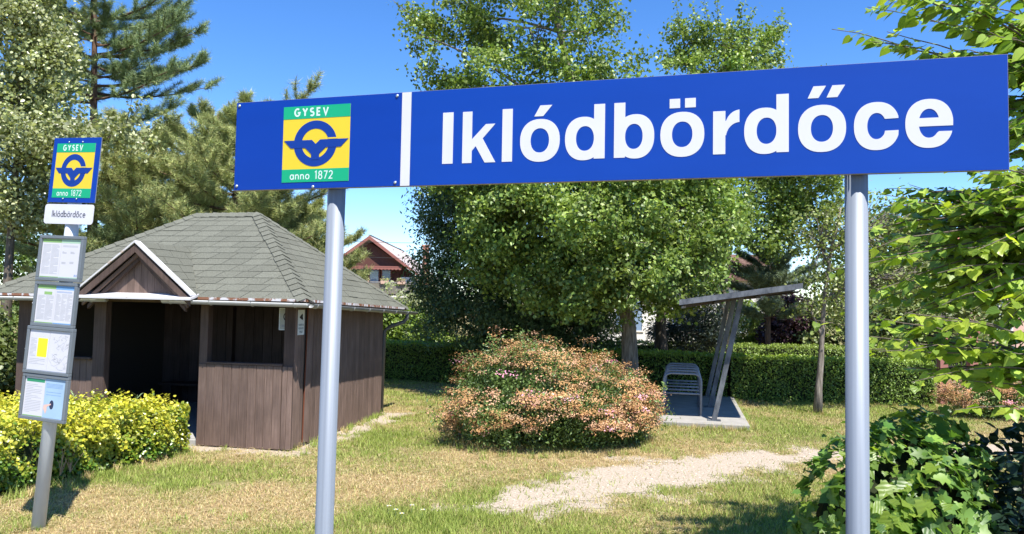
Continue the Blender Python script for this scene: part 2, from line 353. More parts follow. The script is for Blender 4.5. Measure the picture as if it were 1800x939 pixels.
def grass():
    rng = np.random.default_rng(3); n = 450000
    Y = 6.4 + 14.8 * rng.random(n) ** 1.5; X = (rng.random(n) * 2 - 1) * (0.75 * Y + 0.5)
    kill = np.maximum(np.clip(path_mask(X, Y) * 1.5 - .48, 0, .955), shelter_dirt(X, Y) * 0.93); dens = vnoise(X * 1.7, Y * 1.9, 3, 12)
    r = radians(-11); dx = X + 3.14; dy = Y - 10.8; u = dx * cos(r) + dy * sin(r); v = -dx * sin(r) + dy * cos(r)
    inside = (u > -4.75) & (u < .03) & (v > -.03) & (v < 3.6)
    r = radians(-12.9); dx = X - 4.27; dy = Y - 13.23; u = dx * cos(r) + dy * sin(r); v = -dx * sin(r) + dy * cos(r)
    inside |= (u > -1.75) & (u < 0.02) & (v > -.02) & (v < 4.6)
    ok = (rng.random(n) > kill) & (dens > 0.16) & ~inside; X, Y = X[ok], Y[ok]; n = len(X)
    dry = dry_mask(X, Y) + rng.normal(0, .30, n)
    lush = np.clip(1.0 - dry, 0, 1); tuft = vnoise(X * 3, Y * 3, 2, 15)
    H = (0.018 + 0.030 * rng.random(n)) * (0.7 + 0.9 * lush) * (0.6 + 0.9 * tuft)
    W = 0.0028 + 0.00035 * Y
    az = rng.random(n) * 2 * pi; lean = 0.25 + 0.9 * rng.random(n)
    d = np.stack([np.cos(az) * lean, np.sin(az) * lean, np.ones(n)], -1) * H[:, None]
    s = np.stack([-np.sin(az), np.cos(az), np.zeros(n)], -1) * W[:, None]
    flip = rng.random(n) < .5; s[flip] = np.stack([np.cos(az), np.sin(az), np.zeros(n)], -1)[flip] * W[flip][:, None]
    P = np.stack([X, Y, ground_z(X, Y) - 0.003], -1)
    V = np.stack([P - s, P + s, P + d], 1).reshape(-1, 3)
    g = pick_cols(rng, [(0.13, 0.18, 0.03), (0.21, 0.26, 0.055), (0.28, 0.32, 0.08)], n); st_ = pick_cols(rng, [(0.43, 0.33, 0.16), (0.34, 0.23, 0.11), (0.50, 0.42, 0.24)], n)
    k = np.clip(dry * 1.5 - .35, 0, 1)[:, None]; c = g * (1 - k) + st_ * k
    stuff(obj('grass', npmesh('grass', V, np.arange(3 * n).reshape(-1, 3), np.repeat(c, 3, 0)), GRASSM))
    # taller uncut tufts: at random and along the feet of hedges, bush, posts and slab
    T_ = [(x, y) for x, y in zip(rng.uniform(-5, 6, 150), rng.uniform(6.8, 16, 150))]
    for a in np.linspace(0, 1, 46): T_ += [(-4.5 - .85 * (1 - a), 7.6 + 3.0 * a), (.62 + 1.75 * cos(pi + pi * a), 12.0 - 1.38 * sin(pi * a)), (-3.14 + .19 * 3.6 * a + .03, 10.75 + .98 * 3.6 * a - .02), (4.27 - 1.6 * a, 13.2 + .3 * a), (4.31 + .98 * a, 13.25 + 4.3 * a), (5.3 + 4.2 * a, 17.2 - .5 * a)]
    T_ += [(-4.39 + rng.normal(0, .07), 7.0 + rng.normal(0, .07)) for _ in range(8)] + [(6.41 + rng.normal(0, .15), 15.45 + rng.normal(0, .12)) for _ in range(14)]
    T_ = np.array(T_) + rng.normal(0, .05, (len(T_), 2)); T_ = T_[path_mask(T_[:, 0], T_[:, 1]) < .6]; m = len(T_); ci = np.repeat(np.arange(m), 26); n = len(ci); hs_ = .05 + .09 * rng.random(m)
    az = rng.random(n) * 6.2832; ln = .2 + .8 * rng.random(n); H = hs_[ci] * (.5 + .7 * rng.random(n)); P = np.stack([T_[ci, 0] + rng.normal(0, .035, n), T_[ci, 1] + rng.normal(0, .035, n), np.zeros(n)], -1); P[:, 2] = ground_z(P[:, 0], P[:, 1]) - .004
    d = np.stack([np.cos(az) * ln, np.sin(az) * ln, np.ones(n)], -1) * H[:, None]; s = np.stack([-np.sin(az), np.cos(az), 0 * az], -1) * .0045; V = np.stack([P - s, P + s, P + d], 1).reshape(-1, 3); dryt = rng.random(m)[ci][:, None] < .35
    c = np.where(dryt, pick_cols(rng, [(.42, .34, .17), (.34, .26, .12)], n), pick_cols(rng, [(.13, .19, .03), (.22, .28, .06), (.28, .32, .09)], n)); stuff(obj('grass_tufts', npmesh('grass_tufts', V, np.arange(3 * n).reshape(-1, 3), np.repeat(c, 3, 0)), GRASSM))
    # straw lying flat, left after mowing
    n = 30000; Y = 6.6 + 8 * rng.random(n); X = (rng.random(n) * 2 - 1) * .75 * Y; ok = (dry_mask(X, Y) > .52) & (path_mask(X, Y) < .6); X, Y = X[ok], Y[ok]; n = len(X)
    az = rng.random(n) * 2 * pi; Ls = .05 + .13 * rng.random(n); d = np.stack([np.cos(az) * Ls, np.sin(az) * Ls, rng.normal(0, .012, n)], -1); s = np.stack([-np.sin(az), np.cos(az), 0 * az], -1) * .003
    P = np.stack([X, Y, ground_z(X, Y) + 0.018 + .02 * rng.random(n)], -1); V = np.stack([P - s, P + s, P + d], 1).reshape(-1, 3)
    stuff(obj('mown_straw', npmesh('mown_straw', V, np.arange(3 * n).reshape(-1, 3), np.repeat(pick_cols(rng, [(.5, .42, .25), (.36, .27, .14)], n), 3, 0)), GRASSM))
    # pebbles and dead leaf scraps on the path and around the shelter
    n = 5200; X = -0.6 + 6 * rng.random(n); Y = 7.4 + 4.6 * rng.random(n); ok = path_mask(X, Y) > .35; X, Y = X[ok], Y[ok]; n = len(X)
    T = np.array([(1, 0, 0), (0, 1, 0), (-1, 0, 0), (0, -1, 0), (0, 0, .7)]); Ft = np.array([(0, 1, 4), (1, 2, 4), (2, 3, 4), (3, 0, 4)])
    S = .004 + .012 * rng.random(n) ** 3; az = rng.random(n) * 6.28
    R = np.stack([np.stack([np.cos(az), -np.sin(az), 0 * az], -1), np.stack([np.sin(az), np.cos(az), 0 * az], -1), np.stack([0 * az, 0 * az, 1 + 0 * az], -1)], 1)
    V = np.einsum('nij,kj->nki', R, T) * S[:, None, None] + np.stack([X, Y, ground_z(X, Y) + .006], -1)[:, None]
    cols = pick_cols(rng, [(.50, .45, .38), (.40, .35, .29), (.58, .53, .46), (.22, .15, .09)], n)
    stuff(obj('pebbles', npmesh('pebbles', V, (Ft[None] + 5 * np.arange(n)[:, None, None]).reshape(-1, 3), np.repeat(cols, 5, 0)), GRASSM))
grass()

# ------------------------------------------------------------------ lettering
def arc(cx, cy, rx, ry, a0, a1, n=28):
    return [(cx + rx * cos(radians(a0 + (a1 - a0) * i / n)), cy + ry * sin(radians(a0 + (a1 - a0) * i / n))) for i in range(n + 1)]
def sq_arc(cx, cy, rx, ry, a0, a1, n=40, p=2.25):
    """slightly squared ellipse, as in a bold grotesque"""
    out = []
    for i in range(n + 1):
        t = radians(a0 + (a1 - a0) * i / n); c, s = cos(t), sin(t)
        out.append((cx + rx * math.copysign(abs(c) ** (2 / p), c), cy + ry * math.copysign(abs(s) ** (2 / p), s)))
    return out

def plate(loops, y0, y1, name='plate'):
    """flat piece in the x-z plane: outer loop plus holes, front at y0 (towards -y), back at y1"""
    bm = bmesh.new(); edges = []; rings = []
    for lp in loops:
        if abs(lp[0][0] - lp[-1][0]) < 1e-7 and abs(lp[0][1] - lp[-1][1]) < 1e-7: lp = lp[:-1]
        vs = [bm.verts.new((p[0], y0, p[1])) for p in lp]; rings.append(vs)
        for i in range(len(vs)): edges.append(bm.edges.new((vs[i], vs[(i + 1) % len(vs)])))
    bmesh.ops.triangle_fill(bm, use_beauty=True, use_dissolve=False, edges=edges, normal=(0, -1, 0))
    for f in bm.faces:
        if f.normal.y > 0: f.normal_flip()
    for vs in rings:
        bs = [bm.verts.new((v.co.x, y1, v.co.z)) for v in vs]; n = len(vs)
        for i in range(n):
            try: bm.faces.new((vs[i], vs[(i + 1) % n], bs[(i + 1) % n], bs[i]))
            except ValueError: pass
    me = bpy.data.meshes.new(name); bm.to_mesh(me); bm.free(); return me

def rect(x0, x1, z0, z1): return [(x0, z0), (x1, z0), (x1, z1), (x0, z1)]

BL, XH, ASC, OV = 0.110, 0.3135, 0.379, 0.006
def g_bar(x0, x1, top=ASC): return [[rect(x0, x1, BL, top)]]
def g_o(x0, x1):
    cx = (x0 + x1) / 2; rx = (x1 - x0) / 2; cy = (BL + XH) / 2; ry = (XH - BL) / 2 + OV
    return [[sq_arc(cx, cy, rx, ry, 0, 360), sq_arc(cx, cy, rx - .0545, ry - .0465, 0, 360, p=2.15)]]
def bowl_cut(cx, cy, rx, ry, xs_, p=2.25):
    c = (abs(xs_ - cx) / rx) ** p; return ry * (1 - c) ** (1 / p)
def g_b(x0, x1, mirror=False):
    s = 0.0535; wd = x1 - x0; rx = (wd - .012) / 2; cx = .012 + rx; cy = (BL + XH) / 2; ry = (XH - BL) / 2 + OV
    h = bowl_cut(cx, cy, rx, ry, s); a = []
    full = sq_arc(cx, cy, rx, ry, -180, 180, 90)
    pts = [(x, z) for x, z in full if x > s + 1e-4]
    outer = [(0, BL), (s, BL), (s, cy - h)] + pts + [(s, cy + h), (s, ASC), (0, ASC)]
    hole = sq_arc((s + wd - .055) / 2, cy, (wd - .055 - s) / 2, ry - .0465, 0, 360, p=2.15)
    f = (lambda p: (x1 - p[0], p[1])) if mirror else (lambda p: (x0 + p[0], p[1]))
    return [[[f(p) for p in outer], [f(p) for p in hole]]]
def g_k(x0, x1):
    s = .0515
    return [[[(x0, BL), (x0 + s, BL), (x0 + s, BL + .062), (x0 + s + .0205, BL + .086), (x0 + .1215, BL), (x1, BL), (x0 + s + .0575, BL + .1245),
              (x1 - .003, XH - .006), (x0 + .125, XH - .006), (x0 + s, BL + .122), (x0 + s, ASC - .003), (x0, ASC - .003)]]]
def g_r(x0, x1):
    s = .0555
    top = arc(x1 + .002, XH - .075, .066, .078, 90, 158, 10)
    inn = arc(x1 + .002, XH - .125, .062, .070, 172, 90, 12)
    return [[[(x0, BL), (x0 + s, BL), (x0 + s, XH - .115)] + [p for p in inn if p[0] > x0 + s] + [(x1, XH - .054), (x1, XH + .004)]
             + [p for p in top if p[0] < x1 - .001 and p[0] > x0 + s] + [(x0 + s, XH - .048), (x0 + s, XH), (x0, XH)]]]
def g_c(x0, x1):
    rx = .0925; cx = x0 + rx; cy = (BL + XH) / 2; ry = (XH - BL) / 2 + OV
    o = sq_arc(cx, cy, rx, ry, 20, 340, 60); i = sq_arc(cx, cy, rx - .0545, ry - .049, 332, 28, 50, 2.1)
    return [[o + [(x1 - .001, cy - .0215), (x1 - .055, cy - .0225)] + [p for p in i if p[0] < x1 - .056] + [(x1 - .055, cy + .0305), (x1 - .001, cy + .032)]]]
def g_e(x0, x1):
    rx = (x1 - x0) / 2; cx = x0 + rx; cy = (BL + XH) / 2 + .002; ry = (XH - BL) / 2 + OV; yb, yt = cy - .0125, cy + .0245
    o = [p for p in sq_arc(cx, cy, rx, ry, -4, 338, 80)]
    i = sq_arc(cx, cy, rx - .0535, ry - .0445, 325, 190, 40, 2.1)
    low = [p for p in i if p[1] < yb - .001]
    outer = [(x1 - .0005, yb)] + [p for p in o[2:]] + [(x1 - .004, cy - .0365), (x1 - .055, cy - .036)] + low[2:] + [(low[-1][0] - .001, yb)]
    top = sq_arc(cx, cy, rx - .053, ry - .043, 12, 168, 30, 2.1); hole = [p for p in top if p[1] > yt] 
    hole = [(hole[0][0] + .001, yt)] + hole + [(hole[-1][0] - .001, yt)]
    return [[outer, hole]]
def acute(x, dx=0.0): return [[(x, .3335), (x + .046, .3335), (x + .0915, .3880), (x + .0305, .3880)]]
def dbl(x): return [[(x, .3515), (x + .0455, .3515), (x + .0775, .4060), (x + .0245, .4060)]]
big_letters = [g_bar(1.2455, 1.3032, .3775), g_k(1.3545, 1.5330), g_bar(1.5672, 1.6208), g_o(1.6614, 1.8650) + [acute(1.7331)],
               g_b(1.8915, 2.0887, True), g_b(2.1337, 2.3262), g_o(2.3549, 2.5584) + [[rect(2.3975, 2.4465, .3388, .3836)], [rect(2.4690, 2.5186, .3388, .3836)]],
               g_r(2.5980, 2.7162), g_b(2.7374, 2.9320, True), g_o(2.9716, 3.1736) + [dbl(3.0128), dbl(3.0925)], g_c(3.2058, 3.3873), g_e(3.4135, 3.6010)]

# stroke lettering for small print: polylines on a unit-high grid
def _ell(cx, cy, rx, ry, a0, a1, n=16): return arc(cx, cy, rx, ry, a0, a1, n)
STROKES = {
 'G': (.78, [_ell(.40, .5, .36, .46, 50, 325, 20) + [(.74, .46), (.44, .46)]]), 'Y': (.70, [[(.03, 1), (.35, .48), (.35, 0)], [(.35, .48), (.67, 1)]]),
 'S': (.58, [_ell(.29, .73, .22, .23, 35, 250, 12) + _ell(.29, .26, .24, .25, 70, -145, 12)]), 'E': (.55, [[(.5, .96), (.06, .96), (.06, .04), (.5, .04)], [(.06, .5), (.45, .5)]]),
 'V': (.70, [[(.03, 1), (.35, .04), (.67, 1)]]), 'K': (.64, [[(.06, 0), (.06, 1)], [(.58, 1), (.08, .45), (.62, 0)]]), 'A': (.70, [[(.03, 0), (.35, .98), (.67, 0)], [(.15, .33), (.55, .33)]]),
 'M': (.82, [[(.06, 0), (.06, .98), (.41, .2), (.76, .98), (.76, 0)]]), 'R': (.62, [[(.06, 0), (.06, .96), (.32, .96)] + _ell(.32, .72, .22, .24, 90, -90, 10) + [(.06, .48)], [(.3, .48), (.58, 0)]]),
 'L': (.52, [[(.06, 1), (.06, .04), (.48, .04)]]), 'F': (.52, [[(.06, 0), (.06, .96), (.48, .96)], [(.06, .5), (.42, .5)]]), 'I': (.16, [[(.08, 0), (.08, 1)]]),
 'T': (.62, [[(.02, .96), (.60, .96)], [(.31, .96), (.31, 0)]]), 'U': (.66, [[(.06, 1), (.06, .3)] + _ell(.33, .3, .27, .26, 180, 360, 12) + [(.6, 1)]]),
 'a': (.56, [_ell(.27, .31, .22, .28, 0, 360, 18), [(.50, .62), (.50, 0)]]), 'n': (.54, [[(.06, 0), (.06, .62)], [(.06, .4)] + _ell(.27, .36, .20, .23, 160, 0, 10) + [(.47, 0)]]),
 'o': (.58, [_ell(.29, .31, .24, .28, 0, 360, 18)]), '1': (.36, [[(.06, .82), (.24, .97), (.24, 0)]]), '8': (.56, [_ell(.28, .73, .19, .23, -90, 270, 18), _ell(.28, .25, .23, .25, 90, 450, 18)]),
 '7': (.54, [[(.03, .95), (.49, .95), (.17, 0)]]), '2': (.56, [_ell(.27, .70, .21, .26, 165, -35, 14) + [(.05, .04), (.51, .04)]]), 'k': (.50, [[(.06, 0), (.06, 1)], [(.44, .62), (.07, .28)], [(.2, .40), (.47, 0)]]),
 'l': (.14, [[(.07, 0), (.07, 1)]]), 'd': (.56, [_ell(.27, .31, .22, .28, 0, 360, 18), [(.50, 1), (.50, 0)]]), 'b': (.56, [_ell(.29, .31, .22, .28, 0, 360, 18), [(.06, 1), (.06, 0)]]),
 'r': (.34, [[(.06, 0), (.06, .62)], [(.06, .38)] + _ell(.27, .36, .20, .23, 165, 85, 8)]), 'c': (.50, [_ell(.28, .31, .22, .28, 50, 310, 16)]),
 'e': (.56, [[(.06, .32), (.50, .32)] + _ell(.28, .31, .22, .28, 2, 315, 18)]), ' ': (.35, []),
 'ó': (.58, [_ell(.29, .31, .24, .28, 0, 360, 18), [(.26, .74), (.40, .92)]]), 'ö': (.58, [_ell(.29, .31, .24, .28, 0, 360, 18), [(.18, .76), (.18, .86)], [(.40, .76), (.40, .86)]]),
 'ő': (.58, [_ell(.29, .31, .24, .28, 0, 360, 18), [(.16, .74), (.27, .92)], [(.36, .74), (.47, .92)]]), 'Á': (.70, [[(.03, 0), (.35, .98), (.67, 0)], [(.15, .33), (.55, .33)], [(.32, 1.08), (.44, 1.24)]]),
 'Ü': (.66, [[(.06, 1), (.06, .3)] + _ell(.33, .3, .27, .26, 180, 360, 12) + [(.6, 1)], [(.2, 1.08), (.2, 1.2)], [(.46, 1.08), (.46, 1.2)]]),
}
def ribbon(mb, pts, w_, y):
    """mitred band along a polyline in the x-z plane"""
    n = len(pts); Lp, Rp = [], []
    for i in range(n):
        a = Vector(pts[max(i - 1, 0)]); b = Vector(pts[min(i + 1, n - 1)]); p = Vector(pts[i])
        d1 = (p - a).normalized() if i else (b - p).normalized(); d2 = (b - p).normalized() if i < n - 1 else d1
        t = (d1 + d2); t = t.normalized() if t.length > 1e-4 else d1
        nn = Vector((-t.y, t.x)); k = w_ / 2 / max(0.45, nn.dot(Vector((-d1.y, d1.x))))
        Lp.append(p + nn * k); Rp.append(p - nn * k)
    mb.add([(q.x, y, q.y) for q in Lp] + [(q.x, y, q.y) for q in Rp], [(n + i, n + i + 1, i + 1, i) for i in range(n - 1)])
def text_width(s, h, track): return sum(STROKES[c][0] * h + track for c in s) - track
def stroke_text(s, x, z, h, wt, y, track, sx_=1.0):
    """list of one MB per character"""
    out = []
    for ch in s:
        wd, st_ = STROKES[ch]
        if st_:
            mb = MB()
            for k, pl in enumerate(st_):
                q = [pl[0]]
                for p in pl[1:]:
                    if abs(p[0] - q[-1][0]) + abs(p[1] - q[-1][1]) > .012: q.append(p)
                ribbon(mb, [(x + p[0] * h * sx_, z + p[1] * h) for p in q], wt, y - 0.0002 * k)
            out.append(mb)
        x += wd * h * sx_ + track
    return out

BLUE_R = mat_plain('sign_blue', (0.002, 0.043, 0.31), 0.40, 0, 0.25, 0.06, 1.6, 0, (1, 1, 4))
BLUE_L = mat_plain('sign_blue_deep', (0.0008, 0.036, 0.29), 0.40, 0, 0.25, 0.06, 1.6, 0, (1, 1, 4))
WHITE = mat_plain('sign_white', (0.57, 0.57, 0.61), 0.45, 0, 0.35, 0.03, 5.0)
YELLOW = mat_plain('sign_yellow', (0.66, 0.48, 0.025), 0.45, 0, 0.35, 0.03, 5.0)
GREEN = mat_plain('sign_green', (0.004, 0.33, 0.16), 0.45, 0, 0.35, 0.03, 5.0)
EMBLEM = mat_plain('emblem_blue', (0.002, 0.032, 0.24), 0.45, 0, 0.3, 0.03, 5.0)
PALE = mat_plain('sign_pale_mint', (0.52, 0.66, 0.61), 0.45, 0, 0.3, 0.02, 5.0)
ALU = mat_plain('aluminium_edge', (0.30, 0.27, 0.25), 0.5, 0.4, 0.4, 0.2, 20.0)
GALV = mat_plain('galvanised_steel', (0.205, 0.23, 0.27), 0.5, 0.15, 0.4, 0.16, 2.2, 0.03, (22, 22, 0.35))
BOLT = mat_plain('bolt_steel', (0.5, 0.57, 0.6), 0.35, 0.7, 0.5, 0.1, 30.0)

def emblem(parent, x0, x1, z0, z1, y):
    """company badge: green bands, yellow field, blue winged wheel; x0..z1 its frame in the sign's plane"""
    SX = (x1 - x0) / .4075; SZ = (z1 - z0) / .4195
    def m(p): return (x0 + (p[0] - .3055) * SX, z0 + (p[1] - .0370) * SZ)
    def pl(name, loops, d, mat, par): 
        return obj(name, plate([[m(p) for p in lp] for lp in loops], y - d, y - d + 0.0012 if d > .0012 else y), mat, par)
    f = pl('badge', [rect(.3055, .713, .037, .4565)], .0010, YELLOW, parent)
    pl('green_band', [rect(.3055, .713, .3870, .4565)], .0022, GREEN, f); pl('green_band', [rect(.3055, .713, .037, .1080)], .0022, GREEN, f)
    c = (.5055, .2475)
    pl('wheel', [arc(*c, .1310, .1264, 0, 360, 64), arc(*c, .0825, .0815, 0, 360, 48)], .0022, EMBLEM, f)
    pl('wing', [[(.3135, .268), (.4857, .2672), (.5092, .2443), (.536, .268), (.7064, .2672), (.6617, .2240), (.5718, .2237), (.5324, .1897), (.5318, .158), (.4838, .158), (.4834, .1887), (.4461, .2241), (.3567, .2245)]], .0034, EMBLEM, f)
    pl('wheel_gap', [[(.5850, .2690), (.6420, .2690), (.6420, .2765), (.5850, .2765)]], .0040, YELLOW, f)
    for mb in stroke_text('GYSEV', 0, 0, .042, .0098, 0, .0165):
        mb.v = [((m((.375 + v[0], .4015 + v[2])))[0], y - .0030 + v[1], m((.375 + v[0], .4015 + v[2]))[1]) for v in mb.v]; mb.build('letter', PALE, f)
    for mb in stroke_text('anno 1872', 0, 0, .044, .0062, 0, .0075):
        mb.v = [((m((.357 + v[0] * 1.0, .0520 + v[2])))[0], y - .0030 + v[1], m((.357 + v[0] * 1.0, .0520 + v[2]))[1]) for v in mb.v]; mb.build('letter', PALE, f)
    return f

def screw(parent, x, z, y, r=0.0085):
    mb = MB(); mb.tube([(x, y, z), (x, y - .004, z), (x, y - .007, z)], [r, r, r * .55], 8); return mb.build('screw', BOLT, parent, True)

def station_sign():
    t = thing('station_sign', 'long blue station name board reading Iklódbördőce on two grey steel poles', 'sign', (-1.5711, 4.1313, 0), -0.27112)
    Z = 2.797; Ls = 3.8125
    def up(me):
        me.transform(Matrix.Translation((0, 0, Z))); return me
    b = MB().box(0, Ls, .003, .028, 0, .5).build('backing_board', ALU, t); b.location.z = Z
    for x0, x1, m_ in ((0, 1.0110, BLUE_L), (1.0125, 1.0650, WHITE), (1.0665, Ls, BLUE_R)):
        o = MB().box(x0 + (.0 if x0 else .002), x1 - (.002 if x1 == Ls else 0), 0, .0028, .002, .498).build('face_plate', m_, t); o.location.z = Z
    for pcs in big_letters:
        me = plate(pcs[0], -.0016, 0, 'letter'); bm = bmesh.new(); bm.from_mesh(me)
        for extra in pcs[1:]:
            m2 = plate(extra, -.0016, 0); bm.from_mesh(m2)
        bm.to_mesh(me); bm.free(); obj('letter', up(me), WHITE, t)
    e = emblem(t, .3055, .713, .037, .4565, 0.0)
    e.location.z = Z
    for x, z in ((.02, .48), (.02, .025), (.985, .482), (.985, .02), (.5, .010)):
        screw(t, x, z, 0).location.z = Z
    for x, ln in ((.602, -.030), (3.228, .0)):
        mb = MB(); n = 40; prof = []
        for k in range(n):      # tube with the shallow lengthwise draw lines of a rolled pipe
            a = 2 * pi * k / n; prof.append((.0490 - (.0012 if k % 5 == 0 else 0), a))
        vs = []; fs = []
        for zz in (-.25, Z + .46): vs += [(x + (ln if zz < 0 else 0) + r * cos(a), .030 + .0515 + r * sin(a), zz) for r, a in prof]
        fs = [(k, (k + 1) % n, n + (k + 1) % n, n + k) for k in range(n)] + [tuple(range(n, 2 * n))]
        mb.add(vs, fs); mb.build('pole', GALV, t, True)
        for zc in (Z + .10, Z + .40):
            cl = MB(); cl.tube([(x + .054 * cos(a), .0815 + .054 * sin(a), zc) for a in [pi * k / 12 for k in range(-1, 14)]], .006, 6); cl.box(x - .09, x - .052, .029, .036, zc - .015, zc + .015); cl.box(x + .052, x + .09, .029, .036, zc - .015, zc + .015); cl.build('pole_clamp', GALV, t)
station_sign()

# ------------------------------------------------------------------ bus stop post
GREY_POLE = mat_plain('grey_painted_pole', (0.50, 0.53, 0.55), 0.5, 0.0, 0.4, 0.08, 6.0, 0.03, (4, 4, .6))
FRAME = mat_plain('case_frame_grey', (0.13, 0.15, 0.17), 0.45, 0.0, 0.4, 0.06, 12.0)
PAPER = mat_plain('paper', (0.53, 0.53, 0.57), 0.7, 0, 0.2, 0.02, 4.0)
PAPER_BLUE = mat_plain('paper_blue', (0.30, 0.43, 0.57), 0.7, 0, 0.2, 0.12, 3.0)
PR_GREEN = mat_plain('print_green', (0.22, 0.38, 0.13), 0.7); PR_MINT = mat_plain('print_mint', (0.34, 0.50, 0.36), 0.7); PR_BLUE = mat_plain('print_blue', (0.14, 0.31, 0.55), 0.7)
PR_DKGREEN = mat_plain('print_dark_green', (0.03, 0.24, 0.12), 0.7); PR_YELLOW = mat_plain('print_yellow', (0.83, 0.78, 0.02), 0.7); PR_GREY = mat_plain('print_grey', (0.27, 0.28, 0.31), 0.7)
PR_DARK = mat_plain('print_dark_blue', (0.02, 0.03, 0.07), 0.7); PR_SKIN = mat_plain('print_skin', (0.62, 0.42, 0.36), 0.7); PR_INK = mat_plain('print_ink_blue', (0.12, 0.22, 0.45), 0.7)
TEXTDK = mat_plain('text_dark', (0.03, 0.035, 0.07), 0.6)

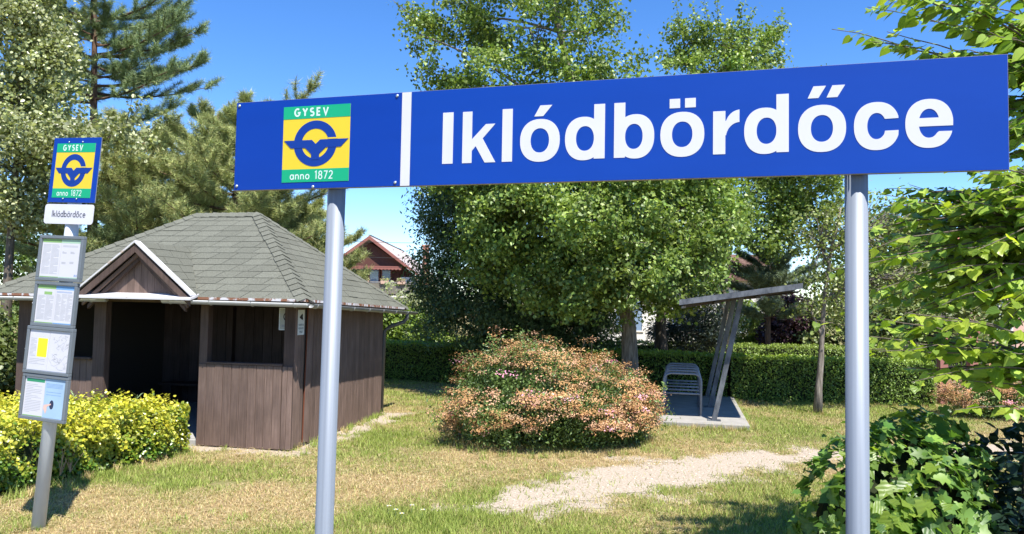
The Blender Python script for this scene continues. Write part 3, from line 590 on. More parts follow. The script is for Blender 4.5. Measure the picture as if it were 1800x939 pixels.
def bus_stop():
    t = thing('bus_stop_post', 'leaning grey bus stop post with blue badge sign and four timetable cases', 'bus stop', (-4.39, 7.03, 0))
    t.rotation_euler = (Matrix.Rotation(radians(2.836), 3, 'Y') @ Matrix.Rotation(radians(-1.591), 3, 'X') @ Matrix.Rotation(radians(-17.95), 3, 'Z')).to_euler()
    MB().tube([(0, 0, -.3), (0, 0, 2.0), (0, 0, 3.55)], .0595, 24).build('pole', GREY_POLE, t, True)
    yb = -.070
    s = MB().box(-.265, .319, yb, yb + .006, 3.080, 3.710).build('sign_panel', BLUE_L, t)
    MB().box(-.267, .321, yb + .0062, yb + .012, 3.078, 3.712).build('panel_back', GALV, t)
    emblem(s, -.265 + .048, .319 - .057, 3.080 + .045, 3.710 - .055, yb)
    for x in (-.07, .10):
        for z in (3.115, 3.668): screw(s, x, z, yb - .002, .008)
    r = .03; x0, x1, z0, z1 = -.285, .325, 2.871, 3.062; lp = []
    for cx, cz, a in ((x1 - r, z0 + r, -90), (x1 - r, z1 - r, 0), (x0 + r, z1 - r, 90), (x0 + r, z0 + r, 180)): lp += arc(cx, cz, r, r, a, a + 90, 6)
    nm = obj('name_plate', plate([lp], yb, yb + .004, 'name_plate'), WHITE, t)
    wd = text_width('Iklódbördőce', .062, .0065)
    for mb in stroke_text('Iklódbördőce', (x0 + x1) / 2 - wd / 2, 2.938, .062, .0075, yb - .0012, .0065): mb.build('letter', TEXTDK, nm)
    rr = random.Random(4)
    boards = [(-.275, .270, 2.321, 2.755), (-.278, .249, 1.886, 2.312), (-.300, .267, 1.440, 1.884), (-.297, .268, 1.008, 1.437)]
    for bi, (x0, x1, z0, z1) in enumerate(boards):
        y0, y1 = yb - .030 + .006 * (bi % 2), yb + .012; fw = .030
        cb = MB().box(x0 + fw, x1 - fw, y0 + .016, y1, z0 + fw, z1 - fw).build('display_case', PAPER, t)
        fr = MB()
        fr.box(x0, x1, y0, y1, z0, z0 + fw).box(x0, x1, y0, y1, z1 - fw, z1).box(x0, x0 + fw, y0, y1, z0 + fw, z1 - fw).box(x1 - fw, x1, y0, y1, z0 + fw, z1 - fw)
        bevel(fr.build('frame', FRAME, cb), .004)
        mb = MB(); mb.tube([(x0 - .004, (y0 + y1) / 2, (z0 + z1) / 2), (x0 - .014, (y0 + y1) / 2, (z0 + z1) / 2)], .010, 8); mb.build('latch', WHITE, cb)
        yp = y0 + .0135; xm = (x0 + x1) / 2; pz0, pz1 = z0 + fw + .004, z1 - fw - .004; xa, xb = x0 + fw + .006, x1 - fw - .006
        P1 = MB().box(xa, xm - .003, yp, yp + .001, pz0, pz1).build('poster', PAPER, cb)
        P2 = MB().box(xm + .001, xb, yp, yp + .001, pz0, pz1).build('poster', PAPER_BLUE if bi == 3 else PAPER, cb)
        def strip(par, xx0, xx1, zz0, zz1, m_, k=1): return MB().box(xx0, xx1, yp - .0004 * k, yp - .0001, zz0, zz1).build('print', m_, par)
        def lines(par, xx0, xx1, zz0, zz1, n, cols_=1, m_=PR_GREY):
            mb2 = MB()
            for c_ in range(cols_):
                cw = (xx1 - xx0) / cols_
                for i in range(n):
                    z = zz1 - (i + .5) * (zz1 - zz0) / n; a = xx0 + c_ * cw; mb2.box(a, a + cw * (.93 if rr.random() < .7 else rr.uniform(.3, .9)), yp - .0003, yp - .0001, z - .0016, z + .0016)
            mb2.build('print', m_, par)
        H = pz1 - pz0
        if bi in (0, 1):
            strip(P1, xa, xm - .003, pz1 - .034, pz1, PR_GREEN); strip(P2, xm + .001, xb, pz1 - .036, pz1, PR_MINT if bi == 0 else PR_BLUE)
            strip(P1, xa, xm - .003, pz0, pz0 + .008, PR_GREEN); strip(P2, xm + .001, xb, pz0, pz0 + .008, PR_MINT if bi == 0 else PR_BLUE)
        if bi == 0:
            lines(P1, xa + .012, xm - .014, pz0 + .03, pz1 - .05, 26, 2)
            for (u, z) in ((.02, .24), (.12, .24), (.02, .14), (.12, .145)): lines(P2, xm + u, xm + u + .055, pz0 + z - .01, pz0 + z + .012, 3)
            lines(P2, xm + .02, xb - .02, pz1 - .075, pz1 - .055, 2); strip(P2, xb - .045, xb - .034, pz0 + .015, pz0 + .035, PR_INK); strip(P2, xb - .024, xb - .013, pz0 + .015, pz0 + .035, PR_INK)
        elif bi == 1:
            lines(P1, xa + .012, xm - .014, pz0 + .03, pz1 - .095, 22, 2); strip(P1, xa + .085, xm - .045, pz1 - .088, pz1 - .060, PR_GREEN, 2)
            lines(P2, xm + .012, xb - .012, pz0 + .03, pz1 - .075, 24, 3); lines(P2, xm + .012, xb - .015, pz1 - .066, pz1 - .050, 2, 1, PR_INK)
        elif bi == 2:
            strip(P1, xa + .105, xm - .022, pz0 + .125, pz1 - .075, PR_YELLOW, 1); lines(P1, xa + .014, xa + .095, pz0 + .125, pz1 - .075, 14, 1); lines(P1, xa + .014, xm - .02, pz0 + .05, pz0 + .11, 4)
            mb2 = MB()
            for _ in range(26):      # road map: a web of thin crooked lines
                x, z = rr.uniform(xm + .03, xb - .03), rr.uniform(pz0 + .04, pz1 - .04); pl = [(x, z)]
                for _ in range(4):
                    x = min(xb - .012, max(xm + .012, x + rr.uniform(-.03, .035))); z = min(pz1 - .02, max(pz0 + .02, z + rr.uniform(-.025, .03))); pl.append((x, z))
                ribbon(mb2, pl, .0020, yp - .0003 - .00002 * len(mb2.v) / 10)
            mb2.build('print', PR_GREY, P2)
        else:
            strip(P1, xa + .012, xm - .010, pz1 - .042, pz1 - .012, PR_DKGREEN); lines(P1, xa + .014, xm - .02, pz0 + .03, pz1 - .06, 18); strip(P1, xa, xm - .003, pz0, pz0 + .008, PR_GREEN)
            lines(P2, xm + .016, xb - .016, pz1 - .085, pz1 - .04, 4, 1, PR_INK); lines(P2, xm + .02, xb - .03, pz1 - .16, pz1 - .11, 2, 1, PR_INK)
            obj('print', plate([arc(xm + .10, pz0 + .125, .026, .042, 0, 360, 24)], yp - .0006, yp - .0001), PR_DARK, P2)
            obj('print', plate([[(xm + .003, pz0 + .085), (xm + .035, pz0 + .035), (xm + .05, pz0 + .075), (xm + .045, pz0 + .10), (xm + .095, pz0 + .125), (xm + .09, pz0 + .135), (xm + .03, pz0 + .122), (xm + .008, pz0 + .118)]], yp - .0012, yp - .0007), PR_SKIN, P2)
    for z in (1.1, 1.55, 2.0, 2.45, 3.2, 3.6):
        mb = MB(); mb.tube([(.064 * cos(a), .064 * sin(a), z) for a in [2 * pi * k / 16 for k in range(17)]], .006, 5, False); mb.box(-.05, .05, -.064, -.056, z - .012, z + .012); mb.build('pipe_clamp', GALV, t)
bus_stop()

# ------------------------------------------------------------------ waiting shelter
def mat_wood(name, rgb, var=0.22):
    m, n, b = new_mat(name); lk = n.links.new
    tcn = n.nodes.new('ShaderNodeTexCoord'); oi = n.nodes.new('ShaderNodeObjectInfo')
    cm = n.nodes.new('ShaderNodeCombineXYZ'); lk(oi.outputs['Random'], cm.inputs[0]); lk(oi.outputs['Random'], cm.inputs[1])
    sc = n.nodes.new('ShaderNodeVectorMath'); sc.operation = 'SCALE'; sc.inputs['Scale'].default_value = 53; lk(cm.outputs[0], sc.inputs[0])
    ad = n.nodes.new('ShaderNodeVectorMath'); ad.operation = 'ADD'; lk(tcn.outputs['Object'], ad.inputs[0]); lk(sc.outputs[0], ad.inputs[1])
    mpn = n.nodes.new('ShaderNodeMapping'); mpn.inputs['Scale'].default_value = (30, 30, 1.6); lk(ad.outputs[0], mpn.inputs[0])
    n1 = n.nodes.new('ShaderNodeTexNoise'); n1.inputs['Scale'].default_value = 1.5; n1.inputs['Detail'].default_value = 8; n1.inputs['Roughness'].default_value = .7; lk(mpn.outputs[0], n1.inputs[0])
    n2 = n.nodes.new('ShaderNodeTexNoise'); n2.inputs['Scale'].default_value = 2.5; n2.inputs['Detail'].default_value = 4; lk(ad.outputs[0], n2.inputs[0])
    r = n.nodes.new('ShaderNodeValToRGB'); el = r.color_ramp.elements
    el[0].position = .3; el[1].position = .72
    el[0].color = (*[c * (1 - var * 1.6) for c in rgb], 1); el[1].color = (*[c * (1 + var) for c in rgb], 1); lk(n1.outputs[0], r.inputs[0])
    m1 = n.nodes.new('ShaderNodeMapRange'); m1.inputs[1].default_value = .3; m1.inputs[2].default_value = .7; m1.inputs[3].default_value = .82; m1.inputs[4].default_value = 1.15; lk(n2.outputs[0], m1.inputs[0])
    m2 = n.nodes.new('ShaderNodeMapRange'); m2.inputs[3].default_value = .85; m2.inputs[4].default_value = 1.14; lk(oi.outputs['Random'], m2.inputs[0])
    mm = n.nodes.new('ShaderNodeMath'); mm.operation = 'MULTIPLY'; lk(m1.outputs[0], mm.inputs[0]); lk(m2.outputs[0], mm.inputs[1])
    vs = n.nodes.new('ShaderNodeVectorMath'); vs.operation = 'SCALE'; lk(r.outputs[0], vs.inputs[0]); lk(mm.outputs[0], vs.inputs['Scale']); lk(vs.outputs[0], b.inputs['Base Color'])
    b.inputs['Roughness'].default_value = 0.75; b.inputs['Specular IOR Level'].default_value = .2
    bp = n.nodes.new('ShaderNodeBump'); bp.inputs['Strength'].default_value = .35; bp.inputs['Distance'].default_value = .004; lk(n1.outputs[0], bp.inputs['Height']); lk(bp.outputs[0], b.inputs['Normal'])
    return m
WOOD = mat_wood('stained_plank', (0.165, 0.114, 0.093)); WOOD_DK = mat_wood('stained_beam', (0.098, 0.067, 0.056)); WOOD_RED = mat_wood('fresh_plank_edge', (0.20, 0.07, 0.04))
SHINGLE = mat_plain('bitumen_shingle', (0.126, 0.128, 0.104), 0.92, 0, 0.15, 0.30, 55.0, 0.5, (1, 1, 1), 0.09)
DECK = mat_plain('roof_deck', (0.06, 0.05, 0.04), 0.9)
EDGE = mat_two('flaking_edge_strip', (0.54, 0.52, 0.52), (0.22, 0.10, 0.055), 5.5, 0.48, 0.53, 0.6, (1.2, 4, 1))
WHITE_TRIM = mat_two('white_metal_trim', (0.55, 0.54, 0.55), (0.40, 0.28, 0.20), 7.0, 0.60, 0.72, 0.5, (1, 1, 1))
GUTTER = mat_plain('zinc_gutter', (0.36, 0.37, 0.37), 0.45, 0.2, 0.4, 0.10, 6.0)
GUTTER_DK = mat_plain('gutter_brown', (0.10, 0.10, 0.095), 0.5, 0.2, 0.4, 0.10, 6.0)
CONCRETE = mat_plain('concrete', (0.34, 0.335, 0.32), 0.9, 0, 0.2, 0.16, 9.0, 0.3)

def clip_convex(poly, clip):
    """2-D polygon clipped by a convex counter-clockwise polygon"""
    out = poly
    for i in range(len(clip)):
        a, b = clip[i], clip[(i + 1) % len(clip)]; inp, out = out, []
        if not inp: break
        sd = lambda p: (b[0] - a[0]) * (p[1] - a[1]) - (b[1] - a[1]) * (p[0] - a[0])
        for j in range(len(inp)):
            p, q = inp[j], inp[(j + 1) % len(inp)]; dp, dq = sd(p), sd(q)
            if dp >= 0: out.append(p)
            if (dp >= 0) != (dq >= 0):
                t = dp / (dp - dq); out.append((p[0] + (q[0] - p[0]) * t, p[1] + (q[1] - p[1]) * t))
    return out
def poly_area(p): return abs(sum(p[i][0] * p[(i + 1) % len(p)][1] - p[(i + 1) % len(p)][0] * p[i][1] for i in range(len(p)))) / 2

def shingle_face(corners, parent, seed, row=0.178, tab=0.36, joined=False, slant=0.10):
    """cover a planar roof face (first two corners = eave, left to right seen from outside) with lapped bitumen tabs"""
    c = [Vector(p) for p in corners]; u = (c[1] - c[0]).normalized(); nrm = (c[1] - c[0]).cross(c[-1] - c[0]).normalized(); wv = nrm.cross(u)
    poly = [((p - c[0]).dot(u), (p - c[0]).dot(wv)) for p in c]; rr = random.Random(seed)
    umin = min(p[0] for p in poly) - .5; umax = max(p[0] for p in poly) + .5; vmax = max(p[1] for p in poly); n = 0
    allmb = MB(); r = 0
    while r * row < vmax:
        v0, v1 = r * row, (r + 1) * row + .03; x = umin - rr.uniform(0, tab); k = 0
        while x < umax:
            tw = tab * rr.uniform(.86, 1.14); g = .005; s_ = slant
            q = clip_convex([(x + g, v0 + rr.uniform(-.004, .004)), (x + tw - g, v0 + rr.uniform(-.004, .004)), (x + tw - g + s_, v1), (x + g + s_, v1)], poly)
            x += tw
            if len(q) < 3 or poly_area(q) < .0015: continue
            lift = rr.uniform(.006, .009) + (0.006 if rr.random() < .03 else 0)
            lo = [c[0] + u * a + wv * b + nrm * .001 for a, b in q]
            hi = [c[0] + u * a + wv * b + nrm * (.003 + lift * max(0, 1 - (b - v0) / (v1 - v0))) for a, b in q]
            m_ = len(q); mb = allmb if joined else MB()
            mb.add(lo + hi, [tuple(range(m_))[::-1], tuple(range(m_, 2 * m_))] + [(i, (i + 1) % m_, m_ + (i + 1) % m_, m_ + i) for i in range(m_)])
            if not joined: mb.build('shingle', SHINGLE, parent); n += 1
        r += 1
    if joined: stuff(allmb.build('shingle_field', SHINGLE, parent))
    return n

def shelter():
    t = thing('waiting_shelter', 'brown plank waiting shelter with green shingled hip roof and small gable over the doorway', 'shelter', (-3.14, 10.8, 0), radians(-11))
    Wd, Dp, T = 4.70, 3.55, .026
    rr = random.Random(21)
    def planks(x0, x1, z0, z1, y, wd, name='plank', axis='x', par=t, mat=WOOD, zr=0.012):
        n = max(1, round((x1 - x0) / wd)); w_ = (x1 - x0) / n
        for i in range(n):
            a, b = x0 + i * w_ + .0025, x0 + (i + 1) * w_ - .0025; d = rr.uniform(-.003, .003); zb = z0 - rr.uniform(0, zr); mb = MB()
            if axis == 'x': mb.box(a, b, y + d, y + d + T, zb, z1)
            else: mb.box(y + d - T, y + d, a, b, zb, z1)
            bevel(mb.build(name, mat, par), .004, 1)
    # floor slab, posts, walls
    MB().box(-Wd + .03, -.03, .03, Dp - .03, -.15, .085).build('floor_slab', CONCRETE, t)
    MB().box(-3.13, -1.52, -.05, .03, -.1, .075).build('threshold', CONCRETE, t)
    for x0, x1 in ((-4.70, -4.44), (-3.34, -3.13), (-1.52, -1.39), (-.16, -.002)):
        bevel(MB().box(x0, x1, -.020, .10, .03, 2.22).build('post', WOOD_DK, t), .006)
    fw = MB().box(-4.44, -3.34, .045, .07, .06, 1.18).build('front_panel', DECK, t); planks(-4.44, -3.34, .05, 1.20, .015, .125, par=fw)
    fw2 = MB().box(-1.39, -.16, .045, .07, .06, 1.18).build('front_panel', DECK, t); planks(-1.505, -.165, .015, 1.205, -.024 - T, .128, par=fw2); planks(-.16, .0, .015, 1.205, -.024 - T, .08, par=fw2)
    for x0, x1 in ((-4.44, -3.34), (-1.39, -.16)):
        bevel(MB().box(x0, x1, -.062, .08, 1.208, 1.238).build('window_sill', WOOD_DK, t), .004)
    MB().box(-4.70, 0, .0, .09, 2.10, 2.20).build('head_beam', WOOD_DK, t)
    sw = MB().box(-.06, -.03, .12, Dp - .02, .06, 2.15).build('side_wall', DECK, t)
    planks(.0, .30, .03, 2.14, .0, .10, axis='y', par=sw); planks(.47, Dp, .02, 2.10, .0, .128, axis='y', par=sw)
    # one board has sprung loose and leans, leaving a dark slit with a raw reddish edge
    mb = MB().box(-.006, .018, -.062, .060, 0, 2.05); o = mb.build('loose_plank', WOOD, sw); o.location = (-.004, .405, .05); o.rotation_euler = (radians(-1.4), 0, radians(-9))
    mb = MB().box(-.004, .0175, -.0655, -.0625, .0, 2.05); o2 = mb.build('raw_edge', WOOD_RED, o)
    bw = MB().box(-Wd + .03, -.03, Dp - .08, Dp - .05, .06, 2.2).build('back_wall', DECK, t); planks(-Wd + .04, -.04, .06, 2.18, Dp - .11, .2, par=bw, mat=WOOD_DK); planks(-Wd, 0, .03, 2.12, Dp - .03, .2, par=bw)  # inside planks in the darker wood: the interior's shade put into their colour
    lw = MB().box(-Wd + .03, -Wd + .06, .12, Dp - .02, .06, 2.2).build('side_wall', DECK, t); planks(.1, Dp, .03, 2.12, -Wd + .026, .2, axis='y', par=lw)
    bn = MB().box(-4.4, -.35, Dp - .55, Dp - .13, .46, .50).build('bench_seat', WOOD_DK, t)
    for x in (-4.2, -2.4, -.6): MB().box(x - .04, x + .04, Dp - .5, Dp - .16, .09, .458).build('bench_leg', WOOD_DK, bn)
    for x in (-3.1, -1.55): MB().box(x - .05, x + .05, Dp - .22, Dp - .125, .09, 2.2).build('inner_post', WOOD_DK, t)
    MB().box(-Wd, 0, .05, Dp - .05, 2.225, 2.25).build('ceiling_boards', DECK, t)
    # roof
    FL, FR, BR, BL_ = (-5.05, -.36, 2.195), (.34, -.36, 2.180), (.34, 3.93, 2.045), (-5.05, 3.93, 2.06)
    R0, R1 = (-2.86, 1.75, 3.655), (-1.65, 1.75, 3.665)
    rf = MB(); off = Vector((0, 0, -.035)); v = [Vector(p) - Vector((0, 0, .014)) for p in (FL, FR, BR, BL_, R0, R1)]
    rf.add(v + [p + off for p in v], [(0, 1, 5, 4), (1, 2, 5), (2, 3, 4, 5), (3, 0, 4), (6, 10, 11, 7), (7, 11, 8), (8, 11, 10, 9), (9, 10, 6), (0, 6, 7, 1), (1, 7, 8, 2), (2, 8, 9, 3), (3, 9, 6, 0)])
    roof = rf.build('roof', DECK, t)
    k = shingle_face([FL, FR, R1, R0], roof, 1); k += shingle_face([FR, BR, R1], roof, 2, tab=.38)
    shingle_face([BR, BL_, R0, R1], roof, 3, joined=True); shingle_face([BL_, FL, R0], roof, 4, joined=True)
    def caps(a, b, na, nb, wd=.13, step=.165):
        a, b = Vector(a), Vector(b); d = (b - a); Ln = d.length; d.normalize(); na = Vector(na).normalized(); nb = Vector(nb).normalized()
        ea = d.cross(na).normalized(); eb = d.cross(nb).normalized()
        if ea.z > 0: ea = -ea
        if eb.z > 0: eb = -eb
        for i in range(int(Ln / step) + 1):
            s0, s1 = i * step, min(Ln, (i + 1) * step + .03); l0 = .022 + rr.uniform(0, .005); l1 = .010; tw = rr.uniform(-.008, .008)
            up_ = (na + nb).normalized(); c0 = a + d * s0; c1 = a + d * s1; vs = []
            for c_, l in ((c0, l0), (c1, l1)): vs += [c_ + ea * (wd + tw) + na * l, c_ + up_ * (l + .004), c_ + eb * (wd - tw) + nb * l]
            vs2 = [q - up_ * .006 for q in vs]
            MB().add(vs + vs2, [(0, 1, 4, 3), (1, 2, 5, 4), (6, 9, 10, 7), (7, 10, 11, 8), (0, 6, 7, 1), (1, 7, 8, 2), (3, 4, 10, 9), (4, 5, 11, 10), (0, 3, 9, 6), (2, 8, 11, 5)]).build('hip_cap', SHINGLE, roof)
    def nrm(p, q, r): return (Vector(q) - Vector(p)).cross(Vector(r) - Vector(p))
    nF, nR, nB, nL = nrm(FL, FR, R1), nrm(FR, BR, R1), nrm(BR, BL_, R0), nrm(BL_, FL, R0)
    caps(FR, R1, nF, nR); caps(BR, R1, nR, nB); caps(FL, R0, nL, nF); caps(BL_, R0, nB, nL); caps(R0, R1, nF, nB)
    # eave strips (flaking white paint over rust), gutters, downpipe
    def edge(a, b, name='edge_strip', h0=-.030, h1=.006, out=(0, -1, 0), m_=EDGE):
        a, b = Vector(a), Vector(b); o_ = Vector(out) * .012
        return MB().add([a + Vector((0, 0, h0)), b + Vector((0, 0, h0)), b + Vector((0, 0, h1)), a + Vector((0, 0, h1)), a + o_ + Vector((0, 0, h0)), b + o_ + Vector((0, 0, h0)), b + o_ + Vector((0, 0, h1)), a + o_ + Vector((0, 0, h1))],
                        [(0, 3, 2, 1), (4, 5, 6, 7), (0, 1, 5, 4), (1, 2, 6, 5), (2, 3, 7, 6), (3, 0, 4, 7)]).build(name, m_, roof)
    edge((-5.05, -.362, 2.197), (-3.30, -.362, 2.192)); edge((-1.34, -.362, 2.187), (.34, -.362, 2.182)); edge((.342, -.35, 2.18), (.342, 3.93, 2.047), out=(1, 0, 0))
    def gutter(pts, m_=GUTTER, r=.058):
        d = (Vector(pts[-1]) - Vector(pts[0])).normalized(); side = d.cross(Vector((0, 0, 1))).normalized(); n = 9; vs = []; fs = []
        for p in pts:
            p = Vector(p)
            for rad in (r, r - .006):
                vs += [p + side * rad * cos(pi + pi * q / n) + Vector((0, 0, 1)) * rad * sin(pi + pi * q / n) for q in range(n + 1)]
        kk = 2 * (n + 1)
        for i in range(len(pts) - 1):
            for q in range(n):
                fs += [(i * kk + q, i * kk + q + 1, (i + 1) * kk + q + 1, (i + 1) * kk + q), (i * kk + n + 1 + q, (i + 1) * kk + n + 1 + q, (i + 1) * kk + n + 2 + q, i * kk + n + 2 + q)]
            fs += [(i * kk, (i + 1) * kk, (i + 1) * kk + n + 1, i * kk + n + 1), (i * kk + n, i * kk + 2 * n + 1, (i + 1) * kk + 2 * n + 1, (i + 1) * kk + n)]
        for e in (0, (len(pts) - 1) * kk): fs.append(tuple(e + q for q in range(n + 1)))
        g = MB().add(vs, fs).build('gutter', m_, t, True)
        a, b = Vector(pts[0]), Vector(pts[-1]); Ln = (b - a).length
        for i in range(int(Ln / .65) + 1):
            p = a + d * (.12 + i * .65)
            if (p - a).length > Ln: break
            MB().tube([p + side * (r + .004) * cos(pi + pi * q / 8) + Vector((0, 0, (r + .004) * sin(pi + pi * q / 8))) for q in range(9)], .007, 5).build('gutter_bracket', m_, g)
        return g
    gutter([(-5.12, -.425, 2.150), (-2.80, -.425, 2.152)]); gutter([(-1.86, -.425, 2.150), (.40, -.425, 2.128)]); gutter([(.400, -.34, 2.125), (.400, 4.28, 1.965)])
    MB().tube([(.40, 3.78, 1.95), (.40, 3.78, 1.86), (.35, 3.76, 1.78), (.10, 3.66, 1.68), (.0, 3.62, 1.60), (-.02, 3.615, .05)], .040, 12).build('downpipe', GUTTER_DK, t, True)
    # small gable over the doorway
    A, Lb, Rb = (-2.30, 2.985), (-3.30, 2.225), (-1.36, 2.215); yf = -.50
    dl = MB(); th = Vector((0, 0, -.03)); q = [Vector(p) for p in ((A[0], yf, A[1]), (A[0], .78, A[1]), (Lb[0], -.36, Lb[1]), (Lb[0], yf, Lb[1]), (Rb[0], -.36, Rb[1]), (Rb[0], yf, Rb[1]))]
    dl.add(q + [p + th for p in q], [(0, 1, 2, 3), (0, 5, 4, 1), (6, 9, 8, 7), (6, 7, 10, 11), (0, 3, 9, 6), (0, 6, 11, 5), (3, 2, 8, 9), (5, 11, 10, 4)])
    dm = dl.build('gable_roof', DECK, t)
    shingle_face([q[3], q[2], q[1], q[0]][::-1][::-1] if False else [q[2], q[3], q[0], q[1]], dm, 7, joined=True); shingle_face([q[5], q[4], q[1], q[0]], dm, 8, joined=True)
    def slope_bar(p0, p1, drop, hgt, y0, y1, name, m_):
        a0, a1 = Vector((p0[0], 0, p0[1] - drop)), Vector((p1[0], 0, p1[1] - drop)); h = Vector((0, 0, -hgt)); Y0, Y1 = Vector((0, y0, 0)), Vector((0, y1, 0))
        return MB().add([a0 + Y0, a1 + Y0, a1 + h + Y0, a0 + h + Y0, a0 + Y1, a1 + Y1, a1 + h + Y1, a0 + h + Y1],
                        [(0, 1, 2, 3), (7, 6, 5, 4), (0, 4, 5, 1), (1, 5, 6, 2), (2, 6, 7, 3), (3, 7, 4, 0)]).build(name, m_, dm)
    for s, b in ((-1, Lb), (1, Rb)):
        slope_bar((A[0] + s * .001, A[1] + .014), (b[0] + s * .01, b[1] + .010), 0, .030, yf - .020, yf + .10, 'white_edge', WHITE_TRIM)
        slope_bar((A[0] + s * .001, A[1]), (b[0] + s * -.02, b[1] - .005), .045, .11, yf + .0, yf + .022, 'barge_board', WOOD_DK)
        slope_bar((A[0] + s * .001, A[1]), (b[0] + s * -.10, b[1] + .02), .150, .055, yf + .06, yf + .10, 'barge_board', WOOD)
        slope_bar((A[0] + s * .001, A[1]), (b[0] + s * -.16, b[1] + .03), .205, .060, yf + .10, yf + .15, 'barge_board', WOOD_DK)
    tri = [(-2.98, 2.235), (-1.64, 2.235), (-2.30, 2.80)]; n = 12
    for i in range(n):
        a = -2.98 + i * 1.34 / n; p = clip_convex([(a + .002, 2.2), (a + 1.34 / n - .002, 2.2), (a + 1.34 / n - .002, 3), (a + .002, 3)], tri)
        if len(p) > 2 and poly_area(p) > 3e-4: MB().prism([(x, yf + .17, z) for x, z in p], (0, .02, 0)).build('gable_board', WOOD, dm)
    o = MB().add([(-3.30, yf - .06, 2.178), (-1.33, yf - .06, 2.172), (-1.36, yf + .19, 2.238), (-3.26, yf + .19, 2.245), (-3.30, yf - .06, 2.150), (-1.33, yf - .06, 2.144), (-1.36, yf + .19, 2.20), (-3.26, yf + .19, 2.21)],
                 [(0, 1, 2, 3), (7, 6, 5, 4), (0, 4, 5, 1), (1, 5, 6, 2), (2, 6, 7, 3), (3, 7, 4, 0)]).build('apron_flashing', WHITE_TRIM, dm)
    # plates fixed to the shelter
    PLATE = mat_plain('notice_plate', (0.60, 0.63, 0.62), 0.5)
    s = thing('surveillance_sign', 'small white plate with camera symbol and three lines of text on shelter side', 'sign', t.matrix_basis @ Vector((.006, .06, 1.66)), radians(-11 + 90))
    MB().box(0, .20, -.006, 0, 0, .37).build('plate', PLATE, s)
    ic = mat_plain('pictogram_black', (.01, .01, .012), .6); tx = mat_plain('plate_text', (.04, .09, .12), .6)
    obj('camera_symbol', plate([[(.045, .265), (.125, .315), (.145, .29), (.14, .27), (.155, .235), (.155, .20), (.145, .225), (.11, .225), (.085, .24), (.055, .245)]], -.0075, -.0062), ic, s)
    for txt, z in (('KAMERÁVAL', .137), ('MEGFIGYELT', .085), ('TERÜLET', .033)):
        h = .026; k_ = .165 / max(text_width('MEGFIGYELT', h, .004), 1e-3); wd = text_width(txt, h, .004) * k_
        mb = MB()
        for g in stroke_text(txt, 0, 0, h, .0052, 0, .004): mb.add([(.10 - wd / 2 + v[0] * k_, -.0072 + v[1], z + v[2]) for v in g.v], g.f)
        stuff(mb.build('text_line', tx, s))
    s2 = thing('no_smoking_sign', 'framed grey notice with a no smoking symbol hung inside the window opening', 'sign', t.matrix_basis @ Vector((-.29, .085, 1.74)), radians(-11))
    MB().box(0, .20, 0, .008, 0, .30).build('plate', mat_plain('grey_plate', (.36, .37, .35), .6), s2)
    red = mat_plain('ban_red', (.35, .03, .03), .6)
    obj('ring', plate([arc(.125, .185, .072, .072, 0, 360, 30), arc(.125, .185, .058, .058, 0, 360, 30)], -.002, -.0002), ic, s2)
    obj('bar', plate([[(.075, .225), (.085, .235), (.17, .15), (.16, .14)]], -.0035, -.0022), red, s2)
    obj('cigarette', plate([rect(.08, .17, .178, .192)], -.0012, -.0002), ic, s2); MB().box(.03, .18, -.001, -.0002, .03, .07).build('text_block', PR_GREY, s2)
    f = MB(); f.box(-.012, 0, -.006, .01, -.012, .312).box(.20, .212, -.006, .01, -.012, .312).box(0, .2, -.006, .01, -.012, 0).box(0, .2, -.006, .01, .30, .312); f.build('frame', PLATE, s2)
    return k
N_SH = shelter()

